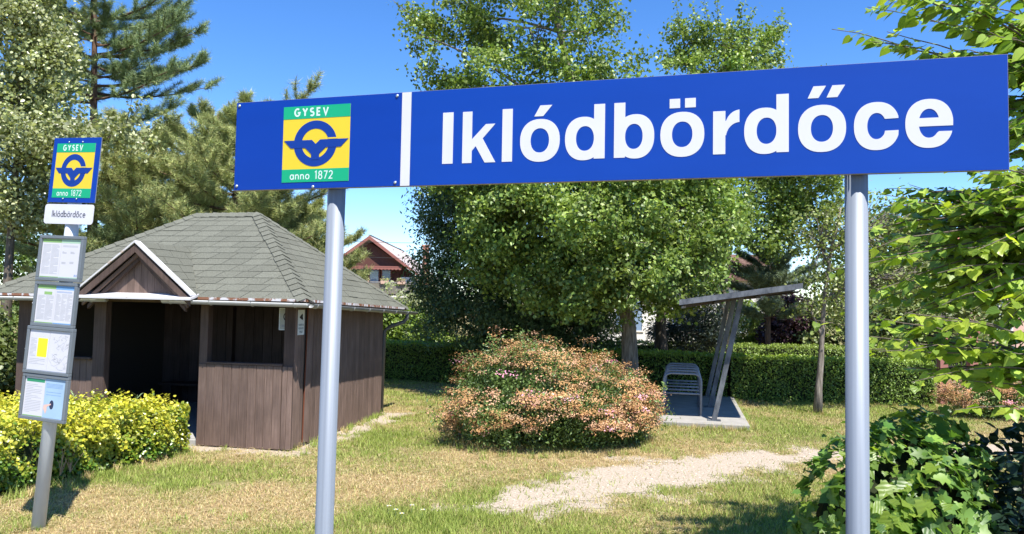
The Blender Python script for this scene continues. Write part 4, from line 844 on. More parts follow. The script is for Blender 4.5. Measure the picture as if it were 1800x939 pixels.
# ------------------------------------------------------------------ cycle stand
def cycle_stand():
    M0 = Matrix.Translation((4.27, 13.23, 0)) @ Matrix.Rotation(radians(-12.9), 4, 'Z')
    r = radians(-12.9)
    MB().box(-1.75, 0, 0, 4.5, -.2, .10)
    sl = bevel(MB().box(-1.75, 0, 0, 4.5, -.2, .085).build('concrete_pad', mat_plain('pad_concrete', (.30, .285, .26), .9, 0, .2, .16, 5.0, .3)), .012)
    sl.location = (4.27, 13.23, 0); sl.rotation_euler = (0, 0, r); struct(sl)
    rk = thing('bicycle_rack', 'galvanised bicycle rack of nested tube hoops on the concrete pad', 'bicycle rack', M0 @ Vector((-1.52, .85, .085)), r)
    for i in range(5):
        y = i * .60; mb = MB(); Wd, Ht, R = .70, .80, .14
        pts = [(0, y, -.05), (0, y, Ht - R)] + [(R - R * cos(a), y, Ht - R + R * sin(a)) for a in [pi / 2 * k / 6 for k in range(1, 7)]] + [(Wd - R + R * sin(a), y, Ht - R + R * cos(a)) for a in [pi / 2 * k / 6 for k in range(0, 7)]] + [(Wd, y, -.05)]
        mb.tube(pts, .022, 10); h = mb.build('hoop', GALV, rk, True)
        MB().tube([(.02, y, .42), (Wd - .02, y, .42)], .020, 10).build('crossbar', GALV, h, True)
    for x in (.0, .70): MB().box(x - .025, x + .025, -.05, 2.45, .0, .012).build('floor_rail', GALV, rk)
    STEEL = mat_two('shade_dappled_grey_steel', (.15, .16, .175), (.06, .067, .08), 5.0, .40, .60, .5, (1, 1, .5), 0, .4, .1); UNDER = mat_plain('canopy_underside', (.085, .075, .068), .7, 0, .2, .1, 5.0)  # light and dark blotches paint dappled tree shade onto the grey steel
    cp = thing('bicycle_canopy', 'slanting mono-pitch canopy on leaning steel posts above the bicycle rack', 'canopy', (4.27, 13.23, 0), r)
    ang = math.atan2(.32, 2.06); sl_ = .155
    def roofp(x, y, z): return (x, y, 2.235 + (x + 1.22) * sl_ + z)
    x0, x1 = -1.22, .84
    for j, y in enumerate((.42, 2.25, 4.1)):
        mb = MB(); b0, b1 = Vector((-.60, y, .08)), Vector((-.12, y, 2.36))
        for dx in (0,): mb.prism([b0 + Vector((-.045, -.04, 0)), b0 + Vector((.045, -.04, 0)), b0 + Vector((.045, .04, 0)), b0 + Vector((-.045, .04, 0))], b1 - b0)
        mb.build('post', STEEL, cp)
        MB().box(-.72, -.48, y - .10, y + .10, .085, .097).build('base_plate', STEEL, cp)
        a, b, c, d = [Vector(roofp(x, y - .03, z)) for x, z in ((x0 + .03, -.012), (x1 - .03, -.012), (x1 - .03, -.06), (x0 + .03, -.10))]
        MB().prism([d, c, b, a], (0, .06, 0)).build('rafter', UNDER, cp)
    for i, (xa, xb) in enumerate(((x0 + .02, x0 + .10), (-.62, -.54), (.1, .18), (x1 - .1, x1 - .02))):
        MB().prism([roofp(xa, .0, -.10), roofp(xb, .0, -.10), roofp(xb, .0, -.062), roofp(xa, .0, -.062)], (0, 4.5, 0)).build('purlin', mat_plain('purlin_grey', (.26, .25, .24), .6) if i == 0 else UNDER, cp)
    n = 7
    for i in range(n):
        ya, yb_ = -.15 + i * 4.8 / n + .004, -.15 + (i + 1) * 4.8 / n - .004
        MB().prism([roofp(x0, ya, 0), roofp(x1, ya, 0), roofp(x1, ya, .045), roofp(x0, ya, .045)], (0, yb_ - ya, 0)).build('roof_panel', UNDER, cp)
    for ya in (-.18, 4.66):
        MB().prism([roofp(x0 - .02, ya, -.035), roofp(x1 + .02, ya, -.035), roofp(x1 + .02, ya, .065), roofp(x0 - .02, ya, .065)], (0, .025, 0)).build('fascia', STEEL, cp)
cycle_stand()

# ------------------------------------------------------------------ hedges and shrubs
def strip_core(poly, z0, z1):
    mb = MB(); n = len(poly); mb.add([(x, y, z0) for x, y in poly] + [(x, y, z1) for x, y in poly], [tuple(range(n, 2 * n))] + [(i, (i + 1) % n, n + (i + 1) % n, n + i) for i in range(n)]); return mb
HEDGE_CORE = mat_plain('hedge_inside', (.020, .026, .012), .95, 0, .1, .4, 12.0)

def clipped_hedge(name, label, line, wd, ht, seed, dens, size, pal_side, pal_top, rough=.06, tmpl=T_DIAMOND, group=None, zlow=0.03, mat=LEAF, top_round=0.0, cat='hedge'):
    """clipped hedge along a polyline: dense leafy shell over a dark twiggy core"""
    rng = np.random.default_rng(seed); line = [np.array(p, float) for p in line]; base = np.array([*line[0], 0.0])
    t = thing(name, label, cat, tuple(base), 0, group); V_, F_, C_ = [], [], []; k = 0; core = MB()
    for a, b in zip(line[:-1], line[1:]):
        d = b - a; L_ = np.linalg.norm(d); d = d / L_; nn = np.array([d[1], -d[0]])
        if nn[1] > 0: nn = -nn          # nn: towards the camera side
        def bits(n, face):
            s = rng.random(n) * L_
            if face == 'top': u = (rng.random(n) - .5) * wd; z = np.full(n, ht); N = np.tile([0, 0, 1.], (n, 1))
            elif face == 'front': u = np.full(n, wd / 2); z = zlow + rng.random(n) * (ht - zlow); N = np.tile([nn[0], nn[1], .15], (n, 1))
            else: u = np.full(n, -wd / 2); z = zlow + rng.random(n) * (ht - zlow); N = np.tile([-nn[0], -nn[1], .15], (n, 1))
            xy = a + d * s[:, None] + nn * u[:, None]
            bulge = (vnoise(xy[:, 0] * 1.6 + z, xy[:, 1] * 1.6 - z, 3, seed) - .5) * rough * 2.2 + rng.normal(0, rough * .35, n) - np.abs(rng.normal(0, rough * .5, n))
            P = np.concatenate([xy, z[:, None]], 1) + unit(N) * bulge[:, None]
            if top_round: P[:, 2] -= top_round * (np.abs(u) / (wd / 2)) ** 3 * (z > ht * .8)
            Nn = unit(N * .8 + rand_dir(rng, n) * .9 + np.array([0, 0, .3])); A = rand_dir(rng, n); A = unit(A - Nn * (A * Nn).sum(1, keepdims=True) + np.array([0, 0, .25]))
            S = size * (.6 + .8 * rng.random(n)); topness = np.clip((z - ht * .86) / (ht * .14), 0, 1)[:, None]
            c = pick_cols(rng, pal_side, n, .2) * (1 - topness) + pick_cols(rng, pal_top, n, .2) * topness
            return P, A, Nn, S, c
        for face, area in (('top', L_ * wd), ('front', L_ * ht), ('back', L_ * ht * .4)):
            P, A, Nn, S, c = bits(int(area * dens), face); V, F = leaf_cloud(P - base, A, Nn, S, tmpl); V_.append(V); F_.append(F + k); C_.append(np.repeat(np.clip(c, .003, .9), len(tmpl[0]), 0)); k += len(V)
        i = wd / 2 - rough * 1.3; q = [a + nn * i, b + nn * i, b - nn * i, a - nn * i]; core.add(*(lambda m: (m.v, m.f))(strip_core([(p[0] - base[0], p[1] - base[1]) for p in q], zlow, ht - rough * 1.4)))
    for e, sgn, d0 in ((line[0], -1, line[1] - line[0]), (line[-1], 1, line[-1] - line[-2])):
        d0 = unit(d0); nn = np.array([d0[1], -d0[0]]); n = int(wd * ht * dens); u = (rng.random(n) - .5) * wd; z = zlow + rng.random(n) * (ht - zlow)
        P = np.concatenate([e + d0 * sgn * rng.normal(0, rough, n)[:, None] + nn * u[:, None], z[:, None]], 1); Nn = unit(np.array([*(d0 * sgn), .2]) + rand_dir(rng, n)); A = rand_dir(rng, n); A = unit(A - Nn * (A * Nn).sum(1, keepdims=True))
        V, F = leaf_cloud(P - base, A, Nn, size * (.6 + .8 * rng.random(n)), tmpl); V_.append(V); F_.append(F + k); C_.append(np.repeat(pick_cols(rng, pal_side, n, .2), len(tmpl[0]), 0)); k += len(V)
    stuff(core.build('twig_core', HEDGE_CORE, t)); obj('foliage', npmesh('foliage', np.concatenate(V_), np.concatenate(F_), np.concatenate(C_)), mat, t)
    return t
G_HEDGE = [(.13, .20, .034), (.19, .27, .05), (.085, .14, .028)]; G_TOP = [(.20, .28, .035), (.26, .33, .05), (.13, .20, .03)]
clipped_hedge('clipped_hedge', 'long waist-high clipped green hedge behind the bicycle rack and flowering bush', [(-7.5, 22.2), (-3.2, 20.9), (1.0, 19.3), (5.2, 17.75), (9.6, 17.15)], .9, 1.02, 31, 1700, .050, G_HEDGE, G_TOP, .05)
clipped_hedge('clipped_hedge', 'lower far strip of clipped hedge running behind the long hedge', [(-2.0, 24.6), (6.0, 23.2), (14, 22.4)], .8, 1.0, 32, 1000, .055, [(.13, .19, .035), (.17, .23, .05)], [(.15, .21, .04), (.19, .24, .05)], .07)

def mound(name, label, cat, lobes, seed, ncl, per, rad, size, pal, tmpl, base, stems=14, mat=LEAF, up=.5, droop=.1, group=None, inner=.45, flat=.8, jit=.18):
    """free-growing shrub: stems from the ground, leaf clusters through its volume"""
    rng = np.random.default_rng(seed); rr = random.Random(seed); t = thing(name, label, cat, base, 0, group); B = np.array(base, float)
    C, D, idx = lobes_clusters(rng, lobes, ncl, inner); C = C + D * ((vnoise(C[:, 0] * 2.2 + C[:, 2], C[:, 1] * 2.2 + C[:, 2] * 1.7, 2, seed) - .5) * .62)[:, None] * min(1.0, lobes[0][4] * 1.4); ok = C[:, 2] > .04; C, D = C[ok], D[ok]; sb = MB()
    for j in rr.sample(range(len(C)), min(stems * 5, len(C))):
        e = Vector(C[j] - B); s = Vector((e.x * .25 + rr.uniform(-.1, .1), e.y * .25 + rr.uniform(-.1, .1), -.02)); sb.tube(curve_pts(s, e, 5, .06, rr), [.012, .010, .008, .006, .003], 4, False)
    stuff(sb.build('stems', BARK_DK, t))
    V, F, c = leaves_at(rng, C, D, per, rad, size, pal, tmpl, up, droop, flat, .16, jit); ok = V[:, 2].reshape(-1, len(tmpl[0])).min(1) > 0.0
    kv = len(tmpl[0]); V = V.reshape(-1, kv, 3)[ok].reshape(-1, 3); c = c.reshape(-1, kv, 3)[ok].reshape(-1, 3); nl = int(ok.sum()); F = (tmpl[1][None] + kv * np.arange(nl)[:, None, None]).reshape(-1, 3)
    obj('foliage', npmesh('foliage', V - B, F, c), mat, t); return t, C, D, rng, B

# variegated yellow-green hedge by the shelter door
def golden_hedge():
    rng = np.random.default_rng(41); rr = random.Random(41); base = np.array([-5.6, 9.4, 0.])
    t = thing('golden_hedge', 'low yellow and green variegated hedge in front of the shelter doorway', 'hedge', tuple(base))
    poly = [(-4.52, 10.62), (-4.80, 9.75), (-5.02, 9.05), (-5.32, 8.2), (-5.60, 7.55), (-6.2, 7.1), (-8.8, 7.6), (-9.4, 9.6), (-8.6, 10.75), (-5.2, 10.80)]
    P2 = np.array(poly); nxt = np.roll(P2, -1, 0); seg = np.linalg.norm(nxt - P2, axis=1)
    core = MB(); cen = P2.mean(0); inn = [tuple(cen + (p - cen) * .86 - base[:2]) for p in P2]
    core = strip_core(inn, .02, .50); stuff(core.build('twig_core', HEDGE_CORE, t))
    def H(x, y): return .70 + .10 * (vnoise(x * 1.1, y * 1.1, 3, 5) - .5) + .12 * np.clip((9.3 - y) / 2, 0, 1)
    # sides
    n = 21000; segw = seg * np.array([1, 1, 1, 1, 1, .6, .2, .1, .3, .8]); i = rng.choice(len(P2), n, p=segw / segw.sum()); s = rng.random(n)[:, None]; xy = P2[i] * (1 - s) + nxt[i] * s; d = unit(nxt[i] - P2[i]); out = np.stack([d[:, 1], -d[:, 0]], -1)
    out *= np.sign(((P2[i] - cen) * out).sum(1, keepdims=True)); z = .04 + rng.random(n) ** .85 * (H(xy[:, 0], xy[:, 1]) - .05)
    bul = (vnoise(xy[:, 0] * 2.4 + z * 2, xy[:, 1] * 2.4, 3, 9) - .5) * .46 - np.abs(rng.normal(0, .09, n)) - .10 * (z / .7) ** 3
    Ps = np.concatenate([xy + out * bul[:, None], z[:, None]], 1); Ns = np.concatenate([out, np.full((n, 1), .35)], 1)
    # top
    m = 15000; bx = np.array([rng.uniform(-9.4, -4.75, 6 * m), rng.uniform(7.1, 10.8, 6 * m)]).T; ins = np.ones(len(bx), bool)
    wn = np.zeros(len(bx), bool)
    for a, b in zip(P2, nxt):
        c_ = ((a[1] > bx[:, 1]) != (b[1] > bx[:, 1])) & (bx[:, 0] < (b[0] - a[0]) * (bx[:, 1] - a[1]) / (b[1] - a[1] + 1e-12) + a[0]); wn ^= c_
    bx = bx[wn][:m]; zt = H(bx[:, 0], bx[:, 1]) + rng.normal(0, .05, len(bx)) + .20 * (vnoise(bx[:, 0] * 5, bx[:, 1] * 5, 2, 3) - .5); Pt = np.concatenate([bx, zt[:, None]], 1); Nt = np.tile([0, 0, 1.], (len(bx), 1))
    P = np.concatenate([Ps, Pt]); N0 = np.concatenate([Ns, Nt]); n = len(P)
    N = unit(N0 * .9 + rand_dir(rng, n) * .8 + np.array([0, 0, .3])); A = rand_dir(rng, n); A = unit(A - N * (A * N).sum(1, keepdims=True) + np.array([0, 0, .35]))
    S = .040 * (.65 + .7 * rng.random(n))
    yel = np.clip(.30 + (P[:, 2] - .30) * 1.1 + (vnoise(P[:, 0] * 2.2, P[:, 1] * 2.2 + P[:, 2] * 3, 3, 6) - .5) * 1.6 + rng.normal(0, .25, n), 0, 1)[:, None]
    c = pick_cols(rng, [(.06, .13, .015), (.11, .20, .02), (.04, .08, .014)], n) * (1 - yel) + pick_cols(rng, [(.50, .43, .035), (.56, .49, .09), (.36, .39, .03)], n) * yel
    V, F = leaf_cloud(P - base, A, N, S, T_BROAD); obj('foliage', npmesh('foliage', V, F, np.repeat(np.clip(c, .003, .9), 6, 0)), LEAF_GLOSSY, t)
    # dead twig near the post
    for x, y in ((-5.15, 8.6), (-5.12, 8.75)):
        mb = MB()
        for q in range(7): mb.tube(curve_pts((x - base[0], y - base[1], .12), (x - base[0] + rr.uniform(-.08, .12), y - base[1] + rr.uniform(-.12, .12), rr.uniform(.28, .5)), 4, .1, rr), [.005, .004, .003, .002], 4, False)
        mb.build('dead_twig', mat_plain('dead_twig', (.36, .25, .15), .9), t)
golden_hedge()
def weed(name, label, x, y, z, h, n, seed):
    rr = random.Random(seed); t = thing(name, label, 'weed', (x, y, 0)); st = MB(); st.tube([(0, 0, 0), (.01, 0, z), (.03, .0, z + h * .7)], [.006, .005, .003], 5); st.build('stem', GRASSM_SOLID, t)
    for i in range(n):
        a = i * 2.4 + rr.random(); k = z + h * (.15 + .6 * i / n); ln = h * rr.uniform(.45, .7); p = Vector((.01 + .02 * i / n, 0, k)); d = Vector((cos(a) * .75, sin(a) * .4, .55 - .1 * rr.random())); s = Vector((-sin(a), cos(a), 0)) * .010
        q = p + d * ln * .6; e = p + d * ln + Vector((0, 0, -.12 * ln)); MB().add([p - s * .5, p + s * .5, q + s, q - s, e], [(0, 1, 2, 3), (3, 2, 4)]).build('blade', GRASSM_SOLID, t)
GRASSM_SOLID = mat_plain('weed_green', (.20, .27, .13), .6)
weed('tall_weed', 'tall pale weed rising above the golden hedge at the left door post', -6.20, 10.55, .55, .36, 8, 2)
weed('tall_weed', 'thin grassy weed above the golden hedge at the middle of the doorway', -5.25, 10.45, .60, .30, 5, 3)

# flowering bush in the middle of the lawn
def spirea(name, label, cx, cy, rx, ry, ht, seed, nh, ncl):
    lobes = [(cx - rx * .42, cy, ht * .40, rx * .58, ht * .52, ry * .8), (cx + rx * .42, cy + .1, ht * .36, rx * .58, ht * .46, ry * .8), (cx - rx * .05, cy + .1, ht * .50, rx * .62, ht * .50, ry * .85),
             (cx - rx * .62, cy + .05, ht * .28, rx * .36, ht * .36, ry * .6), (cx + rx * .66, cy, ht * .28, rx * .34, ht * .34, ry * .6), (cx, cy - ry * .35, ht * .33, rx * .7, ht * .36, ry * .6)]
    t, C, D, rng, B = mound(name, label, 'bush', lobes, seed, ncl, 26, .14, .062, [(.07, .12, .03), (.11, .17, .04), (.16, .22, .07), (.045, .08, .02)], T_NARROW_W, (cx, cy, 0), 26, LEAF, .4, .0, None, .62)
    # flat flower heads, mostly faded to rust, a few still pink; each head a tuft of tiny florets
    Lb = np.array([(l[0], l[1], l[2], l[3], l[5], l[4]) for l in lobes]); k = 12 * nh; i = rng.choice(len(Lb), k); d = rand_dir(rng, k); d[:, 2] = np.abs(d[:, 2]) * 1.0 - .25; d = unit(d); Pn = Lb[i, :3] + d * Lb[i, 3:6] * (1.04 + rng.normal(0, .06, (k, 1))); Pn = Pn + d * ((vnoise(Pn[:, 0] * 2.2 + Pn[:, 2], Pn[:, 1] * 2.2 + Pn[:, 2] * 1.7, 2, seed) - .5) * .62)[:, None]
    ins = np.zeros(k, bool)
    for l in Lb: ins |= ((((Pn - l[:3]) / l[3:6]) ** 2).sum(1) < .93)
    ok = ~ins & (Pn[:, 2] > .22) & (vnoise(Pn[:, 0] * 2.6 + Pn[:, 1], Pn[:, 2] * 3.0 - Pn[:, 1], 3, seed) + .25 * Pn[:, 2] / ht > .455); Pn, d = Pn[ok][:nh], d[ok][:nh]; m = len(Pn); pk = rng.choice(m, m // 9, replace=False); P0 = Pn[pk].copy(); Pn[pk] += (d[pk] * .7 + np.array([0, 0, .6])) * (.07 + .17 * rng.random((len(pk), 1))); sm = MB()
    for a_, b_ in zip(P0, Pn[pk]): sm.tube([Vector(a_ - B - (b_ - a_) * .6), Vector(b_ - B)], [.006, .004], 4, False)
    stuff(sm.build('shoots', BARK_DK, t)); fl = 34; ci = np.repeat(np.arange(m), fl); nfl = m * fl
    rad = .062 + .050 * rng.random(m); off = rng.normal(size=(nfl, 3)) * rad[ci][:, None] * .75; off[:, 2] *= .38; N = unit(d[ci] * .6 + np.array([0, 0, .8]) + rand_dir(rng, nfl) * .7); A = rand_dir(rng, nfl); A = unit(A - N * (A * N).sum(1, keepdims=True))
    base_c = pick_cols(rng, [(.34, .185, .080), (.42, .25, .11), (.27, .14, .06), (.40, .27, .13)], m, .18); pink = rng.random(m) < .035; base_c[pink] = pick_cols(rng, [(.62, .25, .36), (.66, .38, .42)], int(pink.sum()), .1)
    fade = rng.random(m) < .25; base_c[fade] = pick_cols(rng, [(.46, .30, .18), (.44, .25, .16)], int(fade.sum()), .1)
    c = np.clip(base_c[ci] * (1 + rng.normal(0, .13, (nfl, 1))), .01, .9); V, F = leaf_cloud(Pn[ci] + off - B, A, N, .030 * (.7 + .7 * rng.random(nfl)), T_DIAMOND)
    stuff(obj('flower_heads', npmesh('flower_heads', V, F, np.repeat(c, 4, 0)), FLOWER, t))
T_NARROW_W = (np.array([(0, 0, 0), (.4, .19, .04), (1, 0, -.06), (.4, -.19, .04)]), np.array([(0, 2, 1), (0, 3, 2)]))
spirea('flowering_bush', 'big round bush with rust-brown faded flower heads on the lawn', .62, 12.05, 1.60, 1.36, 1.42, 51, 1200, 2200)
spirea('flowering_bush', 'small distant bush with rusty flower heads beside the gate posts', 10.0, 15.4, .85, .7, .95, 52, 380, 420)

# ------------------------------------------------------------------ trees
MAPLE = [(.07, .125, .028), (.12, .185, .045), (.19, .25, .07), (.045, .085, .022)]; MAPLE_Y = [(.10, .165, .032), (.17, .24, .05), (.28, .33, .09), (.06, .11, .025)]
tree('maple_tree', 'broad sunlit maple with thick pale split trunk behind the flowering bush', (2.75, 17.0, 0),
     [(2.75, 17.0, -.1), (2.74, 17.0, .8), (2.70, 17.0, 1.7), (2.5, 16.9, 2.6), (2.1, 16.8, 4.2), (1.6, 16.7, 6.0), (1.0, 16.7, 8.4), (.7, 16.7, 10.2)], .235, .05,
     [(0.29, 16.5, 8.41, 1.27, 0.89), (-1.43, 17.0, 8.7, 1.0, 0.7), (1.75, 16.8, 8.42, .95, 0.9), (-2.22, 16.5, 8.23, 0.5, 0.45), (-1.94, 17.0, 7.48, 0.55, 0.42), (-0.33, 16.5, 7.09, 1.4, 0.63), (1.78, 17.0, 7.01, 1.31, 0.78), (-0.02, 16.0, 4.31, 1.11, 0.86), (1.42, 15.5, 3.91, 1.19, 0.95), (2.74, 15.5, 3.82, 1.19, 1.01), (3.88, 16.0, 3.76, 0.92, 0.86), (2.48, 15.3, 2.83, 1.06, 0.62), (0.88, 16.2, 2.95, 1.12, 0.80), (4.57, 16.5, 4.46, 0.63, 0.76), (0.72, 16.5, 5.81, 1.9, 1.02), (2.77, 16.5, 5.59, 1.9, 1.02), (-0.96, 17.0, 5.22, 1.05, 1.05), (3.21, 16.0, 2.55, 0.86, 0.49), (1.6, 15.9, 2.5, .8, .6), (-.4, 16.6, 3.3, .9, .8), (0.66, 16.8, 10.27, 1.94, 1.03)],
     1080, 125, .33, .086, MAPLE_Y, T_KITE, 61, bark=BARK_PALE, shoots=110, thin=(6.6, .45))
tree('maple_tree', 'dark forked maple trunk rising behind the long hedge by the canopy', (4.05, 20.0, 0),
     [(4.05, 20.0, -.1), (4.06, 20.0, .9), (4.02, 20.0, 1.6), (4.2, 20.1, 2.8), (4.4, 20.2, 4.5), (4.5, 20.2, 6.0)], .24, .06,
     [(3.0, 19.6, 3.6, 1.2, .9), (4.6, 19.6, 3.5, 1.3, .9), (5.4, 20, 4.8, 1.2, .9), (3.8, 20, 5.4, 1.6, 1.0), (4.6, 20.2, 6.8, 1.5, 1.0), (2.9, 20, 6.6, 1.2, .9)], 380, 100, .40, .095, MAPLE, T_KITE, 62, bark=BARK_DK, shoots=20)
tree('maple_tree', 'upright maple with dense rounded top seen above the right half of the name board', (6.6, 23.0, 0),
     [(6.6, 23, -.1), (6.6, 23, 2), (6.65, 23, 5), (6.6, 23, 8), (6.6, 23, 10.6)], .20, .04,
     [(6.52, 23.0, 10.3, 1.4, 0.95), (7.75, 23.0, 10.5, 0.65, 0.9), (5.3, 23.0, 10.4, 0.7, 0.85), (6.71, 23.0, 9.2, 1.9, 1.0), (8.15, 23.0, 5.92, 1.06, 0.88), (9.4, 23.0, 5.59, 0.8, 0.75), (7.61, 23.0, 4.66, 1.06, 0.88), (8.9, 23.3, 4.72, 1.0, 0.65), (6.89, 23.0, 7.34, 2.3, 1.24), (8.86, 23.0, 6.47, 1.4, 0.8)],
     420, 100, .34, .10, MAPLE_Y, T_KITE, 63, shoots=80, thin=(8.0, .3))
tree('ash_tree', 'dense dark narrow-leaved tree hanging low over the shaded hedge', (-.6, 19.8, 0), [(-.6, 19.8, -.1), (-.6, 19.8, 1.2), (-.65, 19.7, 2.6), (-.7, 19.7, 4.4), (-.7, 19.8, 5.6)], .16, .04,
     [(-1.49, 19.0, 4.24, .95, 0.88), (-1.93, 19.3, 3.07, 0.75, 0.89), (-0.87, 19.0, 2.93, 1.17, 1.02), (-2.0, 19.0, 1.85, 0.5, 0.6), (-0.71, 19.0, 1.85, 1.17, 0.66), (0.46, 19.0, 2.08, 1.02, 0.88), (1.36, 19.4, 1.79, 0.9, 0.75), (-0.01, 19.7, 3.89, 1.36, 1.06), (-1.85, 19.5, 5.2, 0.75, 0.7), (-0.66, 20.0, 5.3, 1.38, 0.92), (1.5, 19.6, 3.2, 1.0, .9), (2.2, 19.6, 2.0, .8, .8), (1.9, 19.4, 1.3, .8, .6), (.6, 18.9, 1.3, .9, .5), (-.5, 18.8, 1.2, .8, .45)],
     800, 110, .36, .105, [(.05, .095, .04), (.085, .135, .05), (.13, .18, .075), (.032, .06, .026)], T_NARROW_W, 64, bark=BARK_DK, up=.35, droop=.6)
BIRCHP = [(.18, .21, .08), (.27, .29, .13), (.42, .42, .28), (.12, .15, .055)]
tree('birch_tree', 'pale glinting small-leaved tree at the far left edge', (-10.9, 16.0, 0), [(-10.9, 16, -.1), (-10.9, 16, 2.5), (-10.85, 16, 5), (-10.8, 16, 8.2)], .13, .03,
     [(-10.84, 16.0, 7.89, 0.92, 0.86), (-10.18, 16.0, 7.14, 0.68, 0.74), (-11.01, 16.0, 6.37, 0.86, 0.74), (-10.49, 16.0, 5.75, 0.74, 0.55), (-10.82, 16.0, 4.87, 0.74, 0.62), (-9.43, 15.5, 5.41, 0.72, 0.3), (-8.31, 15.2, 5.5, 0.7, 0.26), (-10.77, 16.0, 4.0, 0.62, 0.49), (-11.2, 16, 9.0, 1.0, .8)],
     420, 70, .34, .075, BIRCHP, T_BROAD, 65, mat=LEAF_GLOSSY, shoots=40)
tree('young_tree', 'thin-trunked young tree with sparse twiggy crown in front of the hedge', (6.41, 15.5, 0), [(6.41, 15.5, -.05), (6.43, 15.5, .5), (6.48, 15.5, 1.1), (6.50, 15.5, 1.6), (6.55, 15.5, 2.4), (6.7, 15.5, 3.4), (6.9, 15.5, 4.3)], .085, .025,
     [(6.45, 15.5, 3.5, 0.6, .95), (7.53, 15.5, 3.8, 0.83, 0.8), (8.64, 16.0, 4.0, 0.74, 0.7), (6.15, 15.5, 2.35, 0.33, 0.45), (6.85, 15.5, 2.5, 0.45, 0.6), (7.6, 15.6, 2.7, .6, .6), (8.6, 15.8, 2.9, .6, .6)],
     330, 22, .30, .062, [(.11, .15, .035), (.18, .22, .06), (.26, .28, .10), (.06, .09, .02)], T_BROAD, 66, bark=BARK_PALE, twigs=.9)

def pine(name, label, base, trunk, r0, levels, seed, pal, nl=.150, per=50, reach=1.0):
    """pine: whorls of up-curving boughs, side shoots, brushes of needles. levels: (z, bough length, boughs, rise, azimuth or None)"""
    rng = np.random.default_rng(seed); rr = random.Random(seed); t = thing(name, label, 'tree', base); B = Vector(base); pts = [Vector(p) - B for p in trunk]; n = len(pts)
    MB().tube(pts, [r0 * (1 - .85 * i / (n - 1)) for i in range(n)], 10).build('trunk', BARK_PINE, t, True); br = MB(); TP, TD, TW = [], [], []
    def at(z):
        for a, b in zip(pts[:-1], pts[1:]):
            if a.z <= z <= b.z: return a.lerp(b, (z - a.z) / (b.z - a.z))
        return pts[-1]
    for z, ln, nb, rise, az in levels:
        a0 = rr.random() * 6.28
        for i in range(nb):
            a = az + rr.uniform(-.25, .25) if az is not None else a0 + i * 6.283 / nb + rr.uniform(-.3, .3); L_ = ln * rr.uniform(.7, 1.12); p = at(z + rr.uniform(-.15, .15)); d = Vector((cos(a), sin(a), 0)); q = [p]
            for k in range(1, 8):
                f = k / 7; q.append(p + d * L_ * f + Vector((rr.uniform(-.05, .05), rr.uniform(-.05, .05), L_ * (rise * f + .28 * f * f - .10 * f))))
            br.tube(q, [.032 * (1 - .8 * k / 7) * (L_ / 2.5 + .3) for k in range(8)], 5, False)
            for k in range(2, 8):
                for s_ in (-1, 1, 0):
                    if s_ == 0 and k < 7 and rr.random() < .5: continue
                    dd = (q[k] - q[k - 1]).normalized(); sd = dd.cross(Vector((0, 0, 1))).normalized() * s_; sl = (.25 + .42 * (1 - abs(k / 7 - .6))) * rr.uniform(.6, 1.15) * min(1, L_ / 1.6)
                    e = q[k] + (dd * .75 + sd * .8 + Vector((0, 0, .30 + .2 * rr.random()))).normalized() * sl; br.tube([q[k], q[k].lerp(e, .5) + Vector((0, 0, -.02)), e], [.010, .008, .005], 4, False)
                    for f in (.2, .45, .65, .82, 1.0): TP.append(q[k].lerp(e, f)); TD.append((e - q[k]).normalized() + Vector((0, 0, .2))); TW.append(rr.random())
    stuff(br.build('branches', BARK_PINE, t)); TP = np.array(TP); TD = unit(np.array(TD)); m = len(TP); ci = np.repeat(np.arange(m), per); N_ = m * per
    A = unit(TD[ci] * .6 + rand_dir(rng, N_) * .9); Nn = rand_dir(rng, N_); P = TP[ci] - TD[ci] * (rng.random((N_, 1)) * .16 - .02) + rng.normal(0, .025, (N_, 3)) ; c = pick_cols(rng, pal, N_, .15) * (1 + rng.normal(0, .16, (m, 1)))[ci]
    V, F = leaf_cloud(P, A, Nn, nl * (.7 + .6 * rng.random(N_)), T_NEEDLE_W); obj('crown', npmesh('crown', V, F, np.repeat(np.clip(c, .004, .9), 3, 0)), NEEDLE, t)
T_NEEDLE_W = (np.array([(0, .034, 0), (0, -.034, 0), (1, 0, 0)]), np.array([(0, 1, 2)]))
PINE_G = [(.17, .23, .11), (.24, .29, .12), (.11, .17, .085)]; PINE_Y = [(.23, .28, .10), (.30, .34, .12), (.16, .22, .09), (.38, .34, .15)]
pine('pine_tree', 'tall open pine with bare trunk showing against the sky at left', (-10.75, 19, 0), [(-10.75, 19, -.1), (-10.8, 19, 3), (-10.9, 19, 6), (-11.0, 19, 9), (-11.1, 19, 12.5)], .17,
     [(3.2, 2.4, 5, -.05, None), (4.2, 2.6, 6, -.02, None), (5.2, 2.6, 6, 0, None), (6.4, 2.5, 6, .05, None), (7.3, 2.8, 5, .08, None), (7.5, 2.8, 2, .10, -.1), (8.3, 2.7, 6, .12, None), (8.4, 2.9, 2, .18, 0), (9.3, 2.5, 7, .2, None), (10.3, 2.0, 7, .3, None), (7.8, 1.6, 5, .1, None), (8.8, 1.6, 6, .15, None), (6.0, 1.7, 5, .05, None), (11.4, 1.2, 5, .4, None)], 71, PINE_G)
